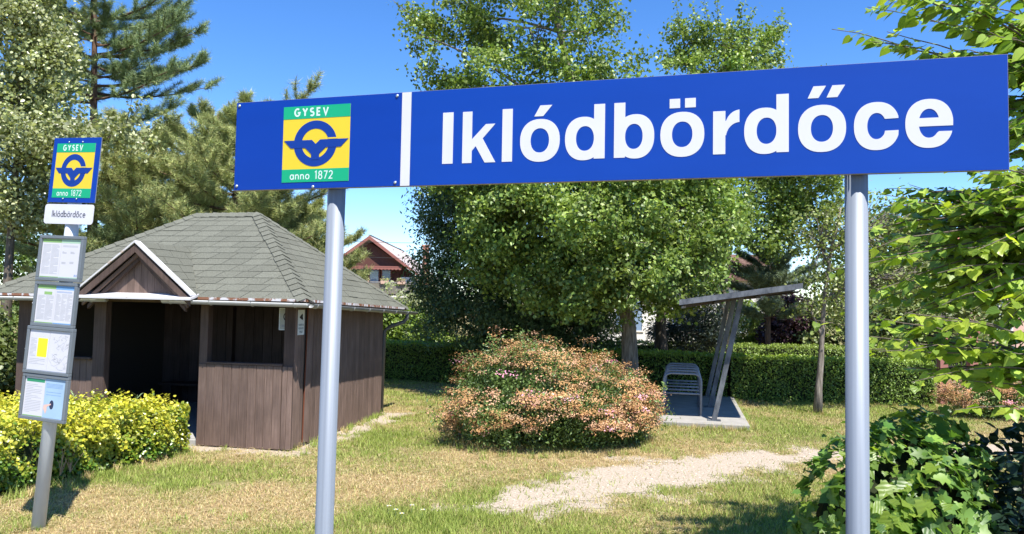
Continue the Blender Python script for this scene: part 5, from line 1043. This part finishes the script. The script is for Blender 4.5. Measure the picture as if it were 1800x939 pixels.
pine('pine_tree', 'broad yellowish pine behind the shelter roof with a leader leaning right', (-6.7, 17.6, 0), [(-6.7, 17.6, -.1), (-6.7, 17.6, 2.5), (-6.65, 17.6, 4.5), (-6.5, 17.6, 5.8), (-6.35, 17.6, 6.9)], .14,
     [(2.2, 2.2, 8, -.02, None), (2.7, 2.3, 9, 0, None), (3.2, 2.3, 9, .02, None), (3.7, 2.2, 9, .04, None), (4.2, 2.1, 9, .08, None), (4.7, 1.8, 8, .14, None), (5.2, 1.4, 7, .22, None), (5.5, 1.5, 2, .75, 0), (5.8, .9, 6, .35, None), (6.4, .55, 5, .5, None)], 72, PINE_Y)
pine('pine_tree', 'rounded young pine showing between the shelter ridge and the left sign pole', (-5.3, 18.6, 0), [(-5.3, 18.6, -.1), (-5.3, 18.6, 2), (-5.3, 18.6, 4.4)], .10, [(1.8, 1.3, 7, 0, None), (2.3, 1.4, 8, .03, None), (2.8, 1.4, 8, .06, None), (3.3, 1.2, 8, .12, None), (3.8, .8, 6, .25, None), (4.2, .4, 5, .5, None)], 75, PINE_Y, .14, 46)
pine('pine_tree', 'dense olive pine standing behind the gable between tall pine and roof ridge', (-8.1, 20.0, 0), [(-8.1, 20, -.1), (-8.1, 20, 3), (-8.1, 20, 7.2)], .13, [(2.6, 2.0, 7, 0, None), (3.3, 2.1, 8, .03, None), (4.0, 2.0, 8, .06, None), (4.7, 1.8, 8, .1, None), (5.4, 1.5, 7, .16, None), (6.0, 1.2, 6, .25, None), (6.7, .7, 5, .4, None)], 76, PINE_Y, .15, 46)
pine('pine_tree', 'bushy yellow-green pine filling the space above the left roof slope', (-9.3, 18.2, 0), [(-9.3, 18.2, -.1), (-9.3, 18.2, 2.5), (-9.2, 18.2, 5), (-9.2, 18.2, 6.4)], .14,
     [(2.2, 2.0, 7, -.05, None), (2.8, 2.2, 9, -.02, None), (3.4, 2.2, 9, .02, None), (4.0, 2.1, 9, .05, None), (4.6, 1.9, 8, .12, None), (5.2, 1.5, 7, .2, None), (5.8, 1.0, 6, .35, None)], 73, PINE_Y)
pine('pine_tree', 'fluffy grey-green pine showing above the right end of the cycle canopy', (8.5, 24.5, 0), [(8.5, 24.5, -.1), (8.5, 24.5, 2), (8.5, 24.5, 4.2)], .12,
     [(2.0, 1.6, 6, .0, None), (2.6, 1.6, 7, .05, None), (3.1, 1.4, 7, .12, None), (3.6, .9, 6, .3, None)], 74, [(.13, .17, .09), (.17, .21, .12), (.10, .13, .07)])

# shrubs further back
mound('dark_yew', 'dark bluish evergreen bush beneath the cycle canopy roof', 'bush', [(5.11, 21.2, 1.55, .75, .7), (4.5, 21.2, 1.35, .5, .45), (5.85, 21.2, 1.8, .55, .6)], 81, 200, 70, .22, .085, [(.022, .035, .026), (.035, .05, .035), (.05, .06, .05)], T_NARROW_W, (5.1, 21.2, 0))
mound('purple_shrub', 'purple-leaved shrub against the white house', 'bush', [(9.41, 26.0, 1.2, 0.7, 0.75), (10.41, 26.0, 1.0, 0.6, 0.6), (10.1, 26.5, 2.0, 0.82, 0.61)], 82, 180, 60, .25, .09, [(.055, .028, .04), (.085, .045, .06), (.04, .022, .03)], T_BROAD, (9.9, 26, 0))
mound('garden_shrub', 'bright green rounded garden shrub beyond the hedge right of the shelter', 'bush', [(-3.37, 24.2, 1.05, 0.8, 0.75), (-3.9, 24.2, 1.4, 0.55, 0.6), (-2.5, 24.4, .85, 0.6, 0.45)], 83, 200, 60, .22, .085, [(.13, .20, .03), (.20, .27, .05), (.09, .14, .025)], T_BROAD, (-3.3, 24.2, 0))
mound('garden_shrub', 'grey-green loose shrub below the red gable house', 'bush', [(-4.2, 29, 1.6, 1.2, 1.2), (-2.9, 29.5, 1.9, 1.0, 1.0), (-5.6, 29, 1.2, 1.0, .9)], 84, 220, 55, .30, .10, [(.12, .15, .07), (.18, .21, .10), (.24, .25, .14)], T_BROAD, (-4.2, 29, 0))
mound('side_shrub', 'dark green shrub at the left edge beside the shelter wall', 'bush', [(-9.3, 12.6, .8, .8, .8), (-9.9, 13.2, 1.3, .9, 1.0), (-9.2, 13.9, .6, .7, .6)], 85, 240, 60, .24, .075, [(.05, .08, .022), (.09, .12, .035), (.14, .16, .06)], T_BROAD, (-9.4, 12.8, 0))
mound('garden_shrub', 'leafy green shrub in front of the white house window', 'bush', [(8.6, 27.5, 1.4, .9, 1.2), (7.6, 27.5, .9, .7, .8)], 86, 160, 55, .28, .10, [(.10, .16, .035), (.16, .22, .05), (.22, .27, .08)], T_BROAD, (8.3, 27.5, 0))
mound('garden_shrub', 'mixed low greenery behind the hedge at the right of the young tree', 'bush', [(12.2, 24, 1.6, 1.4, 1.5), (14, 24.5, 1.9, 1.5, 1.7), (10.9, 25, 1.3, 1.0, 1.2)], 87, 300, 55, .35, .11, [(.09, .13, .04), (.15, .19, .06), (.22, .23, .10)], T_BROAD, (12.4, 24, 0))

# ------------------------------------------------------------------ big-leaved tree and vine close on the right
def mat_big_leaf(name, c_dark, c_light, transl=0.46):
    m, n, b = new_mat(name); lk = n.links.new; oi = n.nodes.new('ShaderNodeObjectInfo'); tcn = n.nodes.new('ShaderNodeTexCoord')
    r = n.nodes.new('ShaderNodeMixRGB'); r.inputs[1].default_value = (*c_dark, 1); r.inputs[2].default_value = (*c_light, 1); lk(oi.outputs['Random'], r.inputs[0])
    wv = n.nodes.new('ShaderNodeTexWave'); wv.inputs['Scale'].default_value = 2.2; wv.inputs['Distortion'].default_value = 1.5; wv.bands_direction = 'DIAGONAL'; lk(tcn.outputs['Object'], wv.inputs[0])
    m1 = n.nodes.new('ShaderNodeMapRange'); m1.inputs[3].default_value = .93; m1.inputs[4].default_value = 1.05; lk(wv.outputs[1], m1.inputs[0])
    vs = n.nodes.new('ShaderNodeVectorMath'); vs.operation = 'SCALE'; lk(r.outputs[0], vs.inputs[0]); lk(m1.outputs[0], vs.inputs['Scale']); lk(vs.outputs[0], b.inputs['Base Color'])
    b.inputs['Roughness'].default_value = .38; b.inputs['Specular IOR Level'].default_value = .45
    bp = n.nodes.new('ShaderNodeBump'); bp.inputs['Strength'].default_value = .12; bp.inputs['Distance'].default_value = .01; lk(wv.outputs[1], bp.inputs['Height']); lk(bp.outputs[0], b.inputs['Normal'])
    tr = n.nodes.new('ShaderNodeBsdfTranslucent'); vm = n.nodes.new('ShaderNodeVectorMath'); vm.operation = 'MULTIPLY'; vm.inputs[1].default_value = (1.7, 1.75, .6); lk(vs.outputs[0], vm.inputs[0]); lk(vm.outputs[0], tr.inputs[0])
    ms = n.nodes.new('ShaderNodeMixShader'); ms.inputs[0].default_value = transl; lk(b.outputs[0], ms.inputs[1]); lk(tr.outputs[0], ms.inputs[2]); lk(ms.outputs[0], n.nodes['Material Output'].inputs[0]); return m
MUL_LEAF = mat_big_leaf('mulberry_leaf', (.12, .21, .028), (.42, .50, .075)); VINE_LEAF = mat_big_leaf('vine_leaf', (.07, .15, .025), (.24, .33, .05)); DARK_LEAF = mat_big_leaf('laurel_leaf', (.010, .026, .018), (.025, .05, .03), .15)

def leaf_objects(parent, P, A, N, S, tmpl, mat, seed, name='leaf', limit=300, stuff_name='leaf_mass'):
    """the leaves nearest the camera become objects of their own sharing three meshes; the rest are one mass"""
    rng = np.random.default_rng(seed); W0 = np.array(parent.location); order = np.argsort(np.linalg.norm(P - np.array([0, 0, 2.2]), axis=1)); near, far = order[:limit], order[limit:]
    meshes = []
    for k in range(3):
        T = tmpl[0] * (1 + .10 * rng.normal(size=tmpl[0].shape)); T[0] = 0; T[:, 2] += .10 * (k - 1) * T[:, 0] ** 2; meshes.append(npmesh('leaf', T, tmpl[1], None)); meshes[-1].materials.append(mat)
    A = unit(A); B_ = unit(np.cross(N, A)); N2 = np.cross(A, B_)
    for j in near:
        o = bpy.data.objects.new(name, meshes[int(rng.integers(3))]); COL.objects.link(o); o.parent = parent; p = P[j] - W0
        o.matrix_local = Matrix(((A[j][0] * S[j], B_[j][0] * S[j], N2[j][0] * S[j], p[0]), (A[j][1] * S[j], B_[j][1] * S[j], N2[j][1] * S[j], p[1]), (A[j][2] * S[j], B_[j][2] * S[j], N2[j][2] * S[j], p[2]), (0, 0, 0, 1)))
    return far

def mulberry():
    rng = np.random.default_rng(91); rr = random.Random(91); base = (4.9, 5.2, 0)
    t = thing('mulberry_tree', 'near tree with big bright heart-shaped leaves reaching in from the right edge', 'tree', base); B = Vector(base)
    tr = [(0, 0, -.1), (-.05, .02, 1.2), (-.15, .0, 2.4), (-.3, .05, 3.4), (-.4, .1, 4.6), (-.5, .1, 5.8)]; MB().tube(tr, [.16, .13, .11, .085, .06, .03], 12).build('trunk', BARK, t, True)
    # shoots: long arching twigs from the stem into the picture, leaves in two ranks along each
    ends = [(2.05, 4.75, 4.02), (2.35, 4.6, 3.95), (2.55, 4.9, 4.25), (2.9, 4.6, 4.15), (3.1, 4.9, 3.75), (3.05, 4.5, 3.3), (2.62, 4.6, 4.45), (3.2, 4.8, 4.5), (2.9, 5.2, 4.7), (3.0, 4.3, 3.55),
            (2.45, 4.9, 2.95), (2.30, 5.0, 2.72), (2.55, 5.1, 2.55), (2.75, 4.7, 2.85), (2.95, 4.6, 2.6), (2.15, 5.0, 2.45), (2.42, 4.9, 2.3), (2.0, 4.9, 2.12), (2.6, 4.9, 2.15), (2.85, 4.7, 2.3), (3.05, 4.6, 2.1), (2.35, 5.1, 1.98), (2.6, 4.9, 1.82), (2.8, 4.6, 1.78), (2.95, 4.4, 1.62), (3.1, 4.6, 2.9), (3.25, 4.8, 2.4), (2.7, 5.3, 2.7), (3.0, 5.3, 2.2), (3.2, 5.2, 3.2), (3.3, 5.0, 1.9), (2.25, 4.6, 1.95), (2.7, 4.5, 1.60), (3.0, 4.2, 1.85), (2.5, 5.2, 2.2), (2.8, 5.2, 3.0), (3.15, 4.5, 2.35),
            (3.4, 6.0, 4.2), (3.9, 6.2, 3.8), (3.2, 6.4, 3.5), (4.2, 6.5, 4.4), (3.8, 5.8, 5.0), (4.4, 5.6, 5.2), (4.8, 6.2, 4.6), (4.0, 5.2, 4.8), (4.3, 4.6, 4.3), (4.6, 6.6, 3.6), (3.6, 5.5, 5.5), (3.6, 6.6, 3.0), (5.2, 5.6, 5.4), (5.6, 5.0, 4.8), (5.4, 4.4, 4.0)]
    for _ in range(175):
        y = rr.uniform(4.3, 5.9); k = .44 + .27 * rr.random() ** .6; ends.append((k * y, y, rr.uniform(1.75, 3.1) if rr.random() < .8 else rr.uniform(3.9, 4.6)))
    for _ in range(45):
        y = rr.uniform(4.4, 5.6); ends.append((rr.uniform(.56, .72) * y, y, rr.uniform(1.7, 4.3)))
    br = MB(); P, A, N, S = [], [], [], []
    for e in ends:
        e = Vector(e) - B; zs = min(5.4, max(1.3, e.z - .15 * (Vector((e.x, e.y)).length))); k = min(range(len(tr)), key=lambda q: abs(tr[q][2] - zs)); s = Vector(tr[k]); n = 12; sag = rr.uniform(.10, .3)
        q = [s.lerp(e, i / n) + Vector((0, 0, sag * sin(pi * i / n))) + Vector((rr.uniform(-.02, .02), rr.uniform(-.02, .02), rr.uniform(-.02, .02))) for i in range(n + 1)]; br.tube(q, [.014 * (1 - .85 * i / n) for i in range(n + 1)], 5, False)
        for i in range(4, n + 1):
            for m in range(5):
                f = rr.random(); p = q[i - 1].lerp(q[i], f); d = (q[i] - q[i - 1]).normalized(); sd = d.cross(Vector((0, 0, 1))).normalized() * (1 if (i + m) % 2 else -1)
                a = (d * rr.uniform(.2, .8) + sd * rr.uniform(.5, 1.0) + Vector((0, 0, rr.uniform(-.75, -.05)))).normalized(); st_ = p + a * rr.uniform(.02, .05)
                nn = Vector((rr.gauss(0, .45), rr.gauss(-.25, .45), .8)); nn = (nn - a * nn.dot(a)).normalized(); P.append(st_ + B); A.append(a); N.append(nn); S.append(rr.uniform(.055, .105) * (.65 if i == n else 1))
    stuff(br.build('branches', BARK, t, True)); P, A, N, S = [np.array(v) for v in (P, A, N, S)]
    vis = (np.abs(P[:, 0] / P[:, 1]) < .72).astype(float); far = leaf_objects(t, np.where(vis[:, None] > 0, P, P + 0), A, N, S, T_HEART, MUL_LEAF, 5, limit=300) if False else None
    # order: leaves inside the view first
    idx = np.argsort(-(vis * 100 - np.linalg.norm(P - np.array([0, 0, 2.2]), axis=1))); keep, rest = idx[:300], idx[300:]
    leaf_objects(t, P[keep], A[keep], N[keep], S[keep], T_HEART, MUL_LEAF, 5)
    V, F = leaf_cloud(P[rest] - np.array(base), A[rest], N[rest], S[rest], T_HEART); c = np.repeat(pick_cols(rng, [(.10, .18, .025), (.30, .38, .06), (.17, .27, .04)], len(rest), .15), len(T_HEART[0]), 0)
    stuff(obj('leaf_mass', npmesh('leaf_mass', V, F, c), LEAF, t))
mulberry()

def vine_thicket():
    rng = np.random.default_rng(95); base = (2.35, 4.75, 0); t = thing('vine_thicket', 'mound of broad-leaved creeper beside the right sign pole', 'vine', base)
    lobes = [(2.22, 4.75, .72, .36, .66, .4), (2.52, 4.78, .80, .40, .66, .4), (2.35, 4.6, .5, .42, .55, .35), (2.75, 5.0, .92, .42, .60, .4), (2.1, 4.65, .35, .32, .5, .4)]
    Lb = np.array([(l[0], l[1], l[2], l[3], l[5], l[4]) for l in lobes]); k = 7000; i = rng.choice(len(Lb), k); d = rand_dir(rng, k); P = Lb[i, :3] + d * Lb[i, 3:6] * (.97 + rng.normal(0, .06, (k, 1))); ins = np.zeros(k, bool)
    for l in Lb: ins |= ((((P - l[:3]) / l[3:6]) ** 2).sum(1) < .80)
    ok = ~ins & (P[:, 2] > .05) & (d[:, 1] < .55); P, d = P[ok], d[ok]; k = len(P); N = unit(d * .8 + rand_dir(rng, k) * .75 + np.array([0, -.1, .45])); A = rand_dir(rng, k) * .8 + np.array([0, -.1, -.8]); A = unit(A - N * (A * N).sum(1, keepdims=True)); S = .035 + .080 * rng.random(k) ** 1.6
    vis = (P[:, 2] > .75).astype(float); idx = np.argsort(-(vis * 100 - np.linalg.norm(P - np.array([0, 0, 2.2]), axis=1))); keep, rest = idx[:300], idx[300:]
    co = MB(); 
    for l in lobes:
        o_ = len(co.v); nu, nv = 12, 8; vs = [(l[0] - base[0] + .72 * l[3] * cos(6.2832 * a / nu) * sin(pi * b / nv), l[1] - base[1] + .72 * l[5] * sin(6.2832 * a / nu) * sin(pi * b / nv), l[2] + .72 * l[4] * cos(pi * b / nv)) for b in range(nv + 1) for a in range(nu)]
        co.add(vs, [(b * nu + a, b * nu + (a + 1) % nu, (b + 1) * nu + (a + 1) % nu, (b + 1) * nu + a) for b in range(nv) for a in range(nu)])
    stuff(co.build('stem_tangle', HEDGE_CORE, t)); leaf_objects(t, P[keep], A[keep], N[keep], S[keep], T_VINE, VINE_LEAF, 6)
    V, F = leaf_cloud(P[rest] - np.array(base), A[rest], N[rest], S[rest], T_VINE); c = np.repeat(pick_cols(rng, [(.05, .12, .022), (.17, .25, .04), (.09, .17, .03)], len(rest), .15), len(T_VINE[0]), 0); stuff(obj('leaf_mass', npmesh('leaf_mass', V, F, c), LEAF, t))
    # dark laurel next to it, in the shade of the tree
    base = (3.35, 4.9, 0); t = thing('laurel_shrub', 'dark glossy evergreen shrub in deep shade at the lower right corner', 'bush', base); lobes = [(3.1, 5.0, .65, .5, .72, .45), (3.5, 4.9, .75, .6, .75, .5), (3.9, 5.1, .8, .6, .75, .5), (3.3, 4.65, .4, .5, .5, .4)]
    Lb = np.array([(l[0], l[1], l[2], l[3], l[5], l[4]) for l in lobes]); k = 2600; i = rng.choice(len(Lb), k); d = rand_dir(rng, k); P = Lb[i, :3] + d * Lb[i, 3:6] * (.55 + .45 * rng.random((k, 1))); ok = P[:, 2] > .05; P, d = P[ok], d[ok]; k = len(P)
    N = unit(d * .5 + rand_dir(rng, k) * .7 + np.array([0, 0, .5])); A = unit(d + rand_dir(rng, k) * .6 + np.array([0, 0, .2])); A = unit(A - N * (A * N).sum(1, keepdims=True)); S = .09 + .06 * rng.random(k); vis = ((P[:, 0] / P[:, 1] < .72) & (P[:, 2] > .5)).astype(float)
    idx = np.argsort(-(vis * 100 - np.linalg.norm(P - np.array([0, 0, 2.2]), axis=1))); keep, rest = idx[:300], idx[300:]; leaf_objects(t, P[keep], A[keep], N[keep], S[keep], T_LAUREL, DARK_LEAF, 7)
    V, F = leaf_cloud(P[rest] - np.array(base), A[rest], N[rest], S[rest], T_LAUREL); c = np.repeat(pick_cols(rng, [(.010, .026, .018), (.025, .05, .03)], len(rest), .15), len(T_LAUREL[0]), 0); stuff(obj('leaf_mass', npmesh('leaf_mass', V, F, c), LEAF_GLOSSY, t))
    sb = MB(); rr = random.Random(3)
    for j in rr.sample(range(k), 60): sb.tube(curve_pts((rr.uniform(-.15, .15), rr.uniform(-.15, .15), -.02), Vector(P[j] - np.array(base)), 5, .08, rr), [.012, .010, .008, .006, .004], 5, False)
    stuff(sb.build('stems', BARK_DK, t))
T_LAUREL = (np.array([(0, 0, 0), (.25, .17, .04), (.6, .2, .04), (1, 0, -.08), (.6, -.2, .04), (.25, -.17, .04), (.5, 0, -.02)]), np.array([(0, 6, 1), (1, 6, 2), (2, 6, 3), (3, 6, 4), (4, 6, 5), (5, 6, 0)]))
vine_thicket()

# ------------------------------------------------------------------ houses, gate, fence in the background
def mat_brick(name, c1, c2, mortar, scale):
    m, n, b = new_mat(name); lk = n.links.new; tcn = n.nodes.new('ShaderNodeTexCoord'); br = n.nodes.new('ShaderNodeTexBrick'); br.inputs['Color1'].default_value = (*c1, 1); br.inputs['Color2'].default_value = (*c2, 1); br.inputs['Mortar'].default_value = (*mortar, 1); br.inputs['Scale'].default_value = scale
    mpn = n.nodes.new('ShaderNodeMapping'); mpn.inputs['Rotation'].default_value = (radians(90), 0, 0); lk(tcn.outputs['Object'], mpn.inputs[0]); lk(mpn.outputs[0], br.inputs[0]); lk(br.outputs[0], b.inputs['Base Color']); b.inputs['Roughness'].default_value = .9; return m
RENDER_W = mat_plain('white_render', (.66, .64, .60), .9, 0, .2, .06, 2.0); PEACH = mat_plain('peach_render', (.62, .42, .30), .9, 0, .2, .06, 2.0); RED_WOOD = mat_plain('red_brown_cladding', (.105, .045, .036), .7, 0, .2, .12, 3.0, 0, (8, 1, .3)); RED_TRIM = mat_plain('red_trim', (.26, .10, .08), .6)
ROOF_PALE = mat_plain('pale_roof', (.44, .37, .35), .8, 0, .2, .10, 3.0); TILE = mat_two('red_tile', (.30, .10, .06), (.42, .19, .12), 6.0, .4, .6, .8); BROWN_TILE = mat_two('brown_tile', (.12, .065, .045), (.19, .11, .08), 6.0, .4, .6, .8); GLASSY = mat_plain('window_pane', (.20, .28, .40), .08, 0, .8); CURTAIN = mat_plain('curtain', (.5, .56, .62), .9)
RAILM = mat_plain('balcony_panel', (.17, .155, .125), .6, 0, .3, .1, 6.0); TERRA = mat_plain('planter_terracotta', (.50, .34, .26), .8); BRICK = mat_brick('chimney_brick', (.42, .15, .09), (.52, .22, .13), (.45, .38, .32), 7.0)

def window(par, x0, x1, z0, z1, y, fr=.07, m_=RENDER_W):
    wd = MB(); wd.box(x0 - fr, x1 + fr, y - .05, y + .02, z0 - fr, z0).box(x0 - fr, x1 + fr, y - .05, y + .02, z1, z1 + fr).box(x0 - fr, x0, y - .05, y + .02, z0, z1).box(x1, x1 + fr, y - .05, y + .02, z0, z1); f = wd.build('window', m_, par)
    xm = (x0 + x1) / 2
    for a, b in ((x0, xm - .03), (xm + .03, x1)): MB().box(a, b, y - .02, y, z0, z1).build('pane', GLASSY, f)
    MB().box(xm - .03, xm + .03, y - .045, y + .01, z0, z1).build('mullion', m_, f)

def red_gable_house():
    t = thing('gable_house', 'house with dark red gable, balcony and pale roof beyond the shelter', 'house', (-8.67, 45, 0)); Hp, He, Wh, Dh = 5.9, 3.75, 2.95, 14
    MB().box(-Wh + .35, Wh - .35, 1.3, Dh, 0, He).build('wall', RENDER_W, t); MB().box(-Wh + .35, Wh - .35, 0.0, 1.3, 0, 2.45).build('ground_floor', RENDER_W, t)
    MB().box(1.9, Wh - .35, .02, 1.3, 2.45, 3.6).build('side_pier', RENDER_W, t)
    g = MB(); g.prism([(-Wh + .35, 1.0, 2.5), (Wh - .35, 1.0, 2.5), (Wh - .35, 1.0, He + .05), (0, 1.0, Hp - .1), (-Wh + .35, 1.0, He + .05)], (0, .25, 0)); g.build('gable_cladding', RED_WOOD, t)
    gu = MB(); gu.prism([(-1.15, .08, 4.25), (2.0, .08, 4.25), (1.75, .08, 4.52), (0, .08, Hp - .25), (-1.15, .08, 5.0)], (0, .1, 0)); u = gu.build('gable_front', RED_WOOD, t)
    MB().prism([(-Wh + .4, .05, 2.9), (-1.15, .05, 2.9), (-1.15, .05, 4.95), (-Wh + .4, .05, 3.85)], (0, .95, 0)).build('peach_wall', PEACH, t)
    for s in (-1, 1):
        r = MB(); r.prism([(0, -.35, Hp), (s * (Wh + .1), -.35, He - .12), (s * (Wh + .1), -.35, He + .05), (0, -.35, Hp + .18)], (0, Dh + .6, 0)); r.build('roof', ROOF_PALE, t)
        b = MB(); b.prism([(0, -.40, Hp + .16), (s * (Wh + .1), -.40, He + .02), (s * (Wh + .1), -.40, He - .16), (0, -.40, Hp - .06)], (0, .04, 0)); b.build('barge_board', RED_TRIM, t)
    MB().box(-.06, .06, -.3, Dh, Hp + .15, Hp + .23).build('ridge_cap', mat_plain('ridge_grey', (.12, .11, .11), .8), t)
    for x0, x1 in ((-.15, .38), (.62, 1.12)):
        w_ = MB().box(x0 - .06, x1 + .06, .95, .99, 2.5, 4.12).build('balcony_door', RED_TRIM, t); MB().box(x0, x1, .93, .945, 2.6, 4.05).build('pane', GLASSY, w_)
    aw = MB(); n = 14
    aw.box(-1.15, 2.0, -.27, -.235, 4.17, 4.24); a = aw.build('awning', RED_TRIM, t)
    for i in range(n):
        x = -1.1 + i * 3.1 / n; MB().prism([(x, -.262, 4.165), (x, -.262, 4.06), (x + .1, -.262, 4.0), (x + 3.1 / n - .005, -.262, 4.06), (x + 3.1 / n - .005, -.262, 4.165)], (0, .01, 0)).build('scallop', RED_TRIM, a)
    for i in range(4):
        x = -1.2 + i * .98; MB().box(x + .03, x + .93, -.28, -.25, 2.55, 3.22).build('railing_panel', RAILM, t); MB().box(x - .02, x + .02, -.30, -.24, 2.45, 3.28).build('railing_post', mat_plain('rail_post', (.3, .28, .25), .6), t)
    MB().box(-1.2, 2.72, -.30, -.24, 3.24, 3.29).build('handrail', mat_plain('handrail', (.3, .28, .25), .6), t); MB().box(-Wh + .35, Wh - .3, -.32, 0, 2.36, 2.46).build('balcony_slab', RENDER_W, t)
    for i, x in enumerate((-.2, 1.0, 2.0)):
        pb = MB().prism([(x - .22, -.42, 3.16), (x + .22, -.42, 3.16), (x + .26, -.42, 3.36), (x - .26, -.42, 3.36)], (0, .16, 0)).build('planter', TERRA, t)
        rng = np.random.default_rng(i); P = np.stack([rng.uniform(x - .25, x + .25, 60), rng.uniform(-.44, -.26, 60), 3.38 + .12 * rng.random(60)], -1); V, F = leaf_cloud(P, rand_dir(rng, 60), rand_dir(rng, 60), np.full(60, .09), T_BROAD); stuff(obj('planter_flowers', npmesh('planter_flowers', V, F, np.repeat(pick_cols(rng, [(.2, .25, .08), (.5, .4, .3)], 60), 6, 0)), LEAF, pb))
    ch = MB().box(2.72, 3.12, 4.0, 4.4, 3.2, 5.80).build('chimney', BRICK, t); MB().box(2.66, 3.18, 3.94, 4.46, 5.805, 5.90).build('chimney_cap', BRICK, ch)
red_gable_house()
def white_house():
    t = thing('white_house', 'long white rendered house behind the trees and far hedge', 'house', (8.0, 34, 0)); MB().box(-4.5, 4.4, 0, 8, 0, 3.4).build('wall', RENDER_W, t)
    MB().prism([(-4.9, -.4, 3.35), (4.8, -.4, 3.35), (4.8, 4, 4.7), (-4.9, 4, 4.7)], (0, 0, .15)).build('roof', BROWN_TILE, t); MB().prism([(-4.9, 4.01, 4.7), (4.8, 4.01, 4.7), (4.8, 8.4, 3.35), (-4.9, 8.4, 3.35)], (0, 0, .15)).build('roof', BROWN_TILE, t)
    for x in (-3.2, -.6, 2.2): window(t, x, x + 1.2, 1.0, 2.4, 0)
white_house()
def tiled_house():
    t = thing('tiled_house', 'pinkish house with red tiled roof glimpsed through the leaves at right', 'house', (27.2, 40, 0)); PINK = mat_plain('pink_render', (.55, .36, .30), .9, 0, .2, .06, 2.0); MB().box(-2.4, 9, 0, 9, 0, 4.3).build('wall', PINK, t)
    MB().prism([(-2.8, -.5, 4.25), (9.4, -.5, 4.25), (9.4, 4.5, 6.6), (-2.8, 4.5, 6.6)], (0, 0, .16)).build('roof', TILE, t); MB().prism([(-2.8, 4.51, 6.6), (9.4, 4.51, 6.6), (9.4, 9.5, 4.25), (-2.8, 9.5, 4.25)], (0, 0, .16)).build('roof', TILE, t)
    for x in (-1.5, 1.5, 4.5): window(t, x, x + 1.3, 1.2, 2.7, 0)
tiled_house()
ROSE = mat_plain('rose_painted_post', (.34, .15, .12), .8, 0, .2, .12, 6.0)
for x, lab in ((10.12, 'left rose-brown square gate post beyond the hedge end'), (10.82, 'right rose-brown square gate post beyond the hedge end')):
    t = thing('gate_post', lab, 'gate post', (x, 17.4, 0), radians(-6), 'rose-brown gate posts'); bevel(MB().box(-.09, .09, -.09, .09, -.1, 1.66).build('shaft', ROSE, t), .01); MB().prism([(-.12, -.12, 1.662), (.12, -.12, 1.662), (.12, .12, 1.662), (-.12, .12, 1.662)], (0, 0, .05)).build('cap', ROSE, t)
IRON = mat_plain('dark_iron', (.035, .032, .03), .6, .3)
t = thing('iron_fence', 'dark iron picket fence on a low wall beyond the gate posts', 'fence', (10.6, 21.0, 0)); MB().box(0, 7, -.12, .12, -.1, .45).build('low_wall', mat_plain('fence_wall', (.36, .22, .18), .9, 0, .2, .1, 4.0), t)
for z in (.58, 1.12): MB().box(0, 7, -.015, .015, z, z + .04).build('rail', IRON, t)
for i in range(50): MB().box(.05 + i * .14, .08 + i * .14, .0165, .035, .46, 1.28).build('picket', IRON, t)
CABLE = mat_plain('cable_black', (.02, .02, .02), .7)
for z, lab in ((5.6, 'upper overhead cable crossing in front of the red gable house'), (4.75, 'lower overhead cable crossing in front of the red gable house')):
    mb = MB(); mb.tube([(-16 + 1.6 * k, 40 + .1 * k, z + .10 - .35 * sin(pi * k / 12)) for k in range(13)], .012, 4); tag(mb.build('overhead_cable', CABLE), lab, 'cable', 'overhead cables')
# white daisies in the turf near the bottom edge
labs = ['leftmost of the tiny white daisies by the bottom edge', 'upper right of the tiny white daisies by the bottom edge', 'lowest of the tiny white daisies by the bottom edge', 'middle of the tiny white daisies by the bottom edge', 'rightmost of the tiny white daisies by the bottom edge']
for (x, y), lab in zip([(-1.22, 7.68), (-.99, 7.72), (-1.05, 7.42), (-1.13, 7.55), (-.86, 7.56)], labs):
    t = thing('daisy', lab, 'flower', (x, y, float(ground_z(np.array(x), np.array(y)))), 0, 'white daisies'); MB().tube([(0, 0, 0), (.004, 0, .05), (.006, -.004, .085)], .0025, 5).build('stem', GRASSM_SOLID, t)
    MB().tube([(.006, -.004, .085), (.006, -.008, .094)], [.009, .006], 8).build('disc', YELLOW, t)
    for k in range(9):
        a = k * 6.2832 / 9; c, s_ = cos(a), sin(a); MB().add([(.006 + .006 * c - .003 * s_, -.006 + .006 * s_ + .003 * c, .088), (.006 + .006 * c + .003 * s_, -.006 + .006 * s_ - .003 * c, .088), (.006 + .024 * c + .004 * s_, -.006 + .024 * s_ - .004 * c, .092), (.006 + .024 * c - .004 * s_, -.006 + .024 * s_ + .004 * c, .092)], [(0, 1, 2, 3)]).build('petal', WHITE, t)


# leafy trees further back that close the horizon
for (x, y, h, r, sd, lab) in ((-19.5, 27, 6.5, 2.6, 201, 'broad green tree far behind at the left edge'), (-15.0, 30, 5.5, 2.4, 202, 'lower green tree far behind the left pines'), (17.0, 33, 6.5, 2.6, 203, 'far green tree beyond the right-hand fence'), (22.5, 31, 6.0, 2.6, 204, 'far leafy tree at the right edge behind the leaves'), (-12.5, 55, 4.2, 3.0, 205, 'low green tree left of the red gable house')):
    tree('garden_tree', lab, (x, y, 0), [(x, y, -.1), (x, y, h * .4), (x + .1, y, h * .9)], .2, .05, [(x, y, h * .62, r, h * .34), (x - r * .5, y, h * .45, r * .7, h * .3), (x + r * .5, y, h * .48, r * .7, h * .3), (x, y, h * .85, r * .6, h * .2)], 170, 60, .5, .17, MAPLE, T_KITE, sd, shoots=12, group='trees in the far gardens')
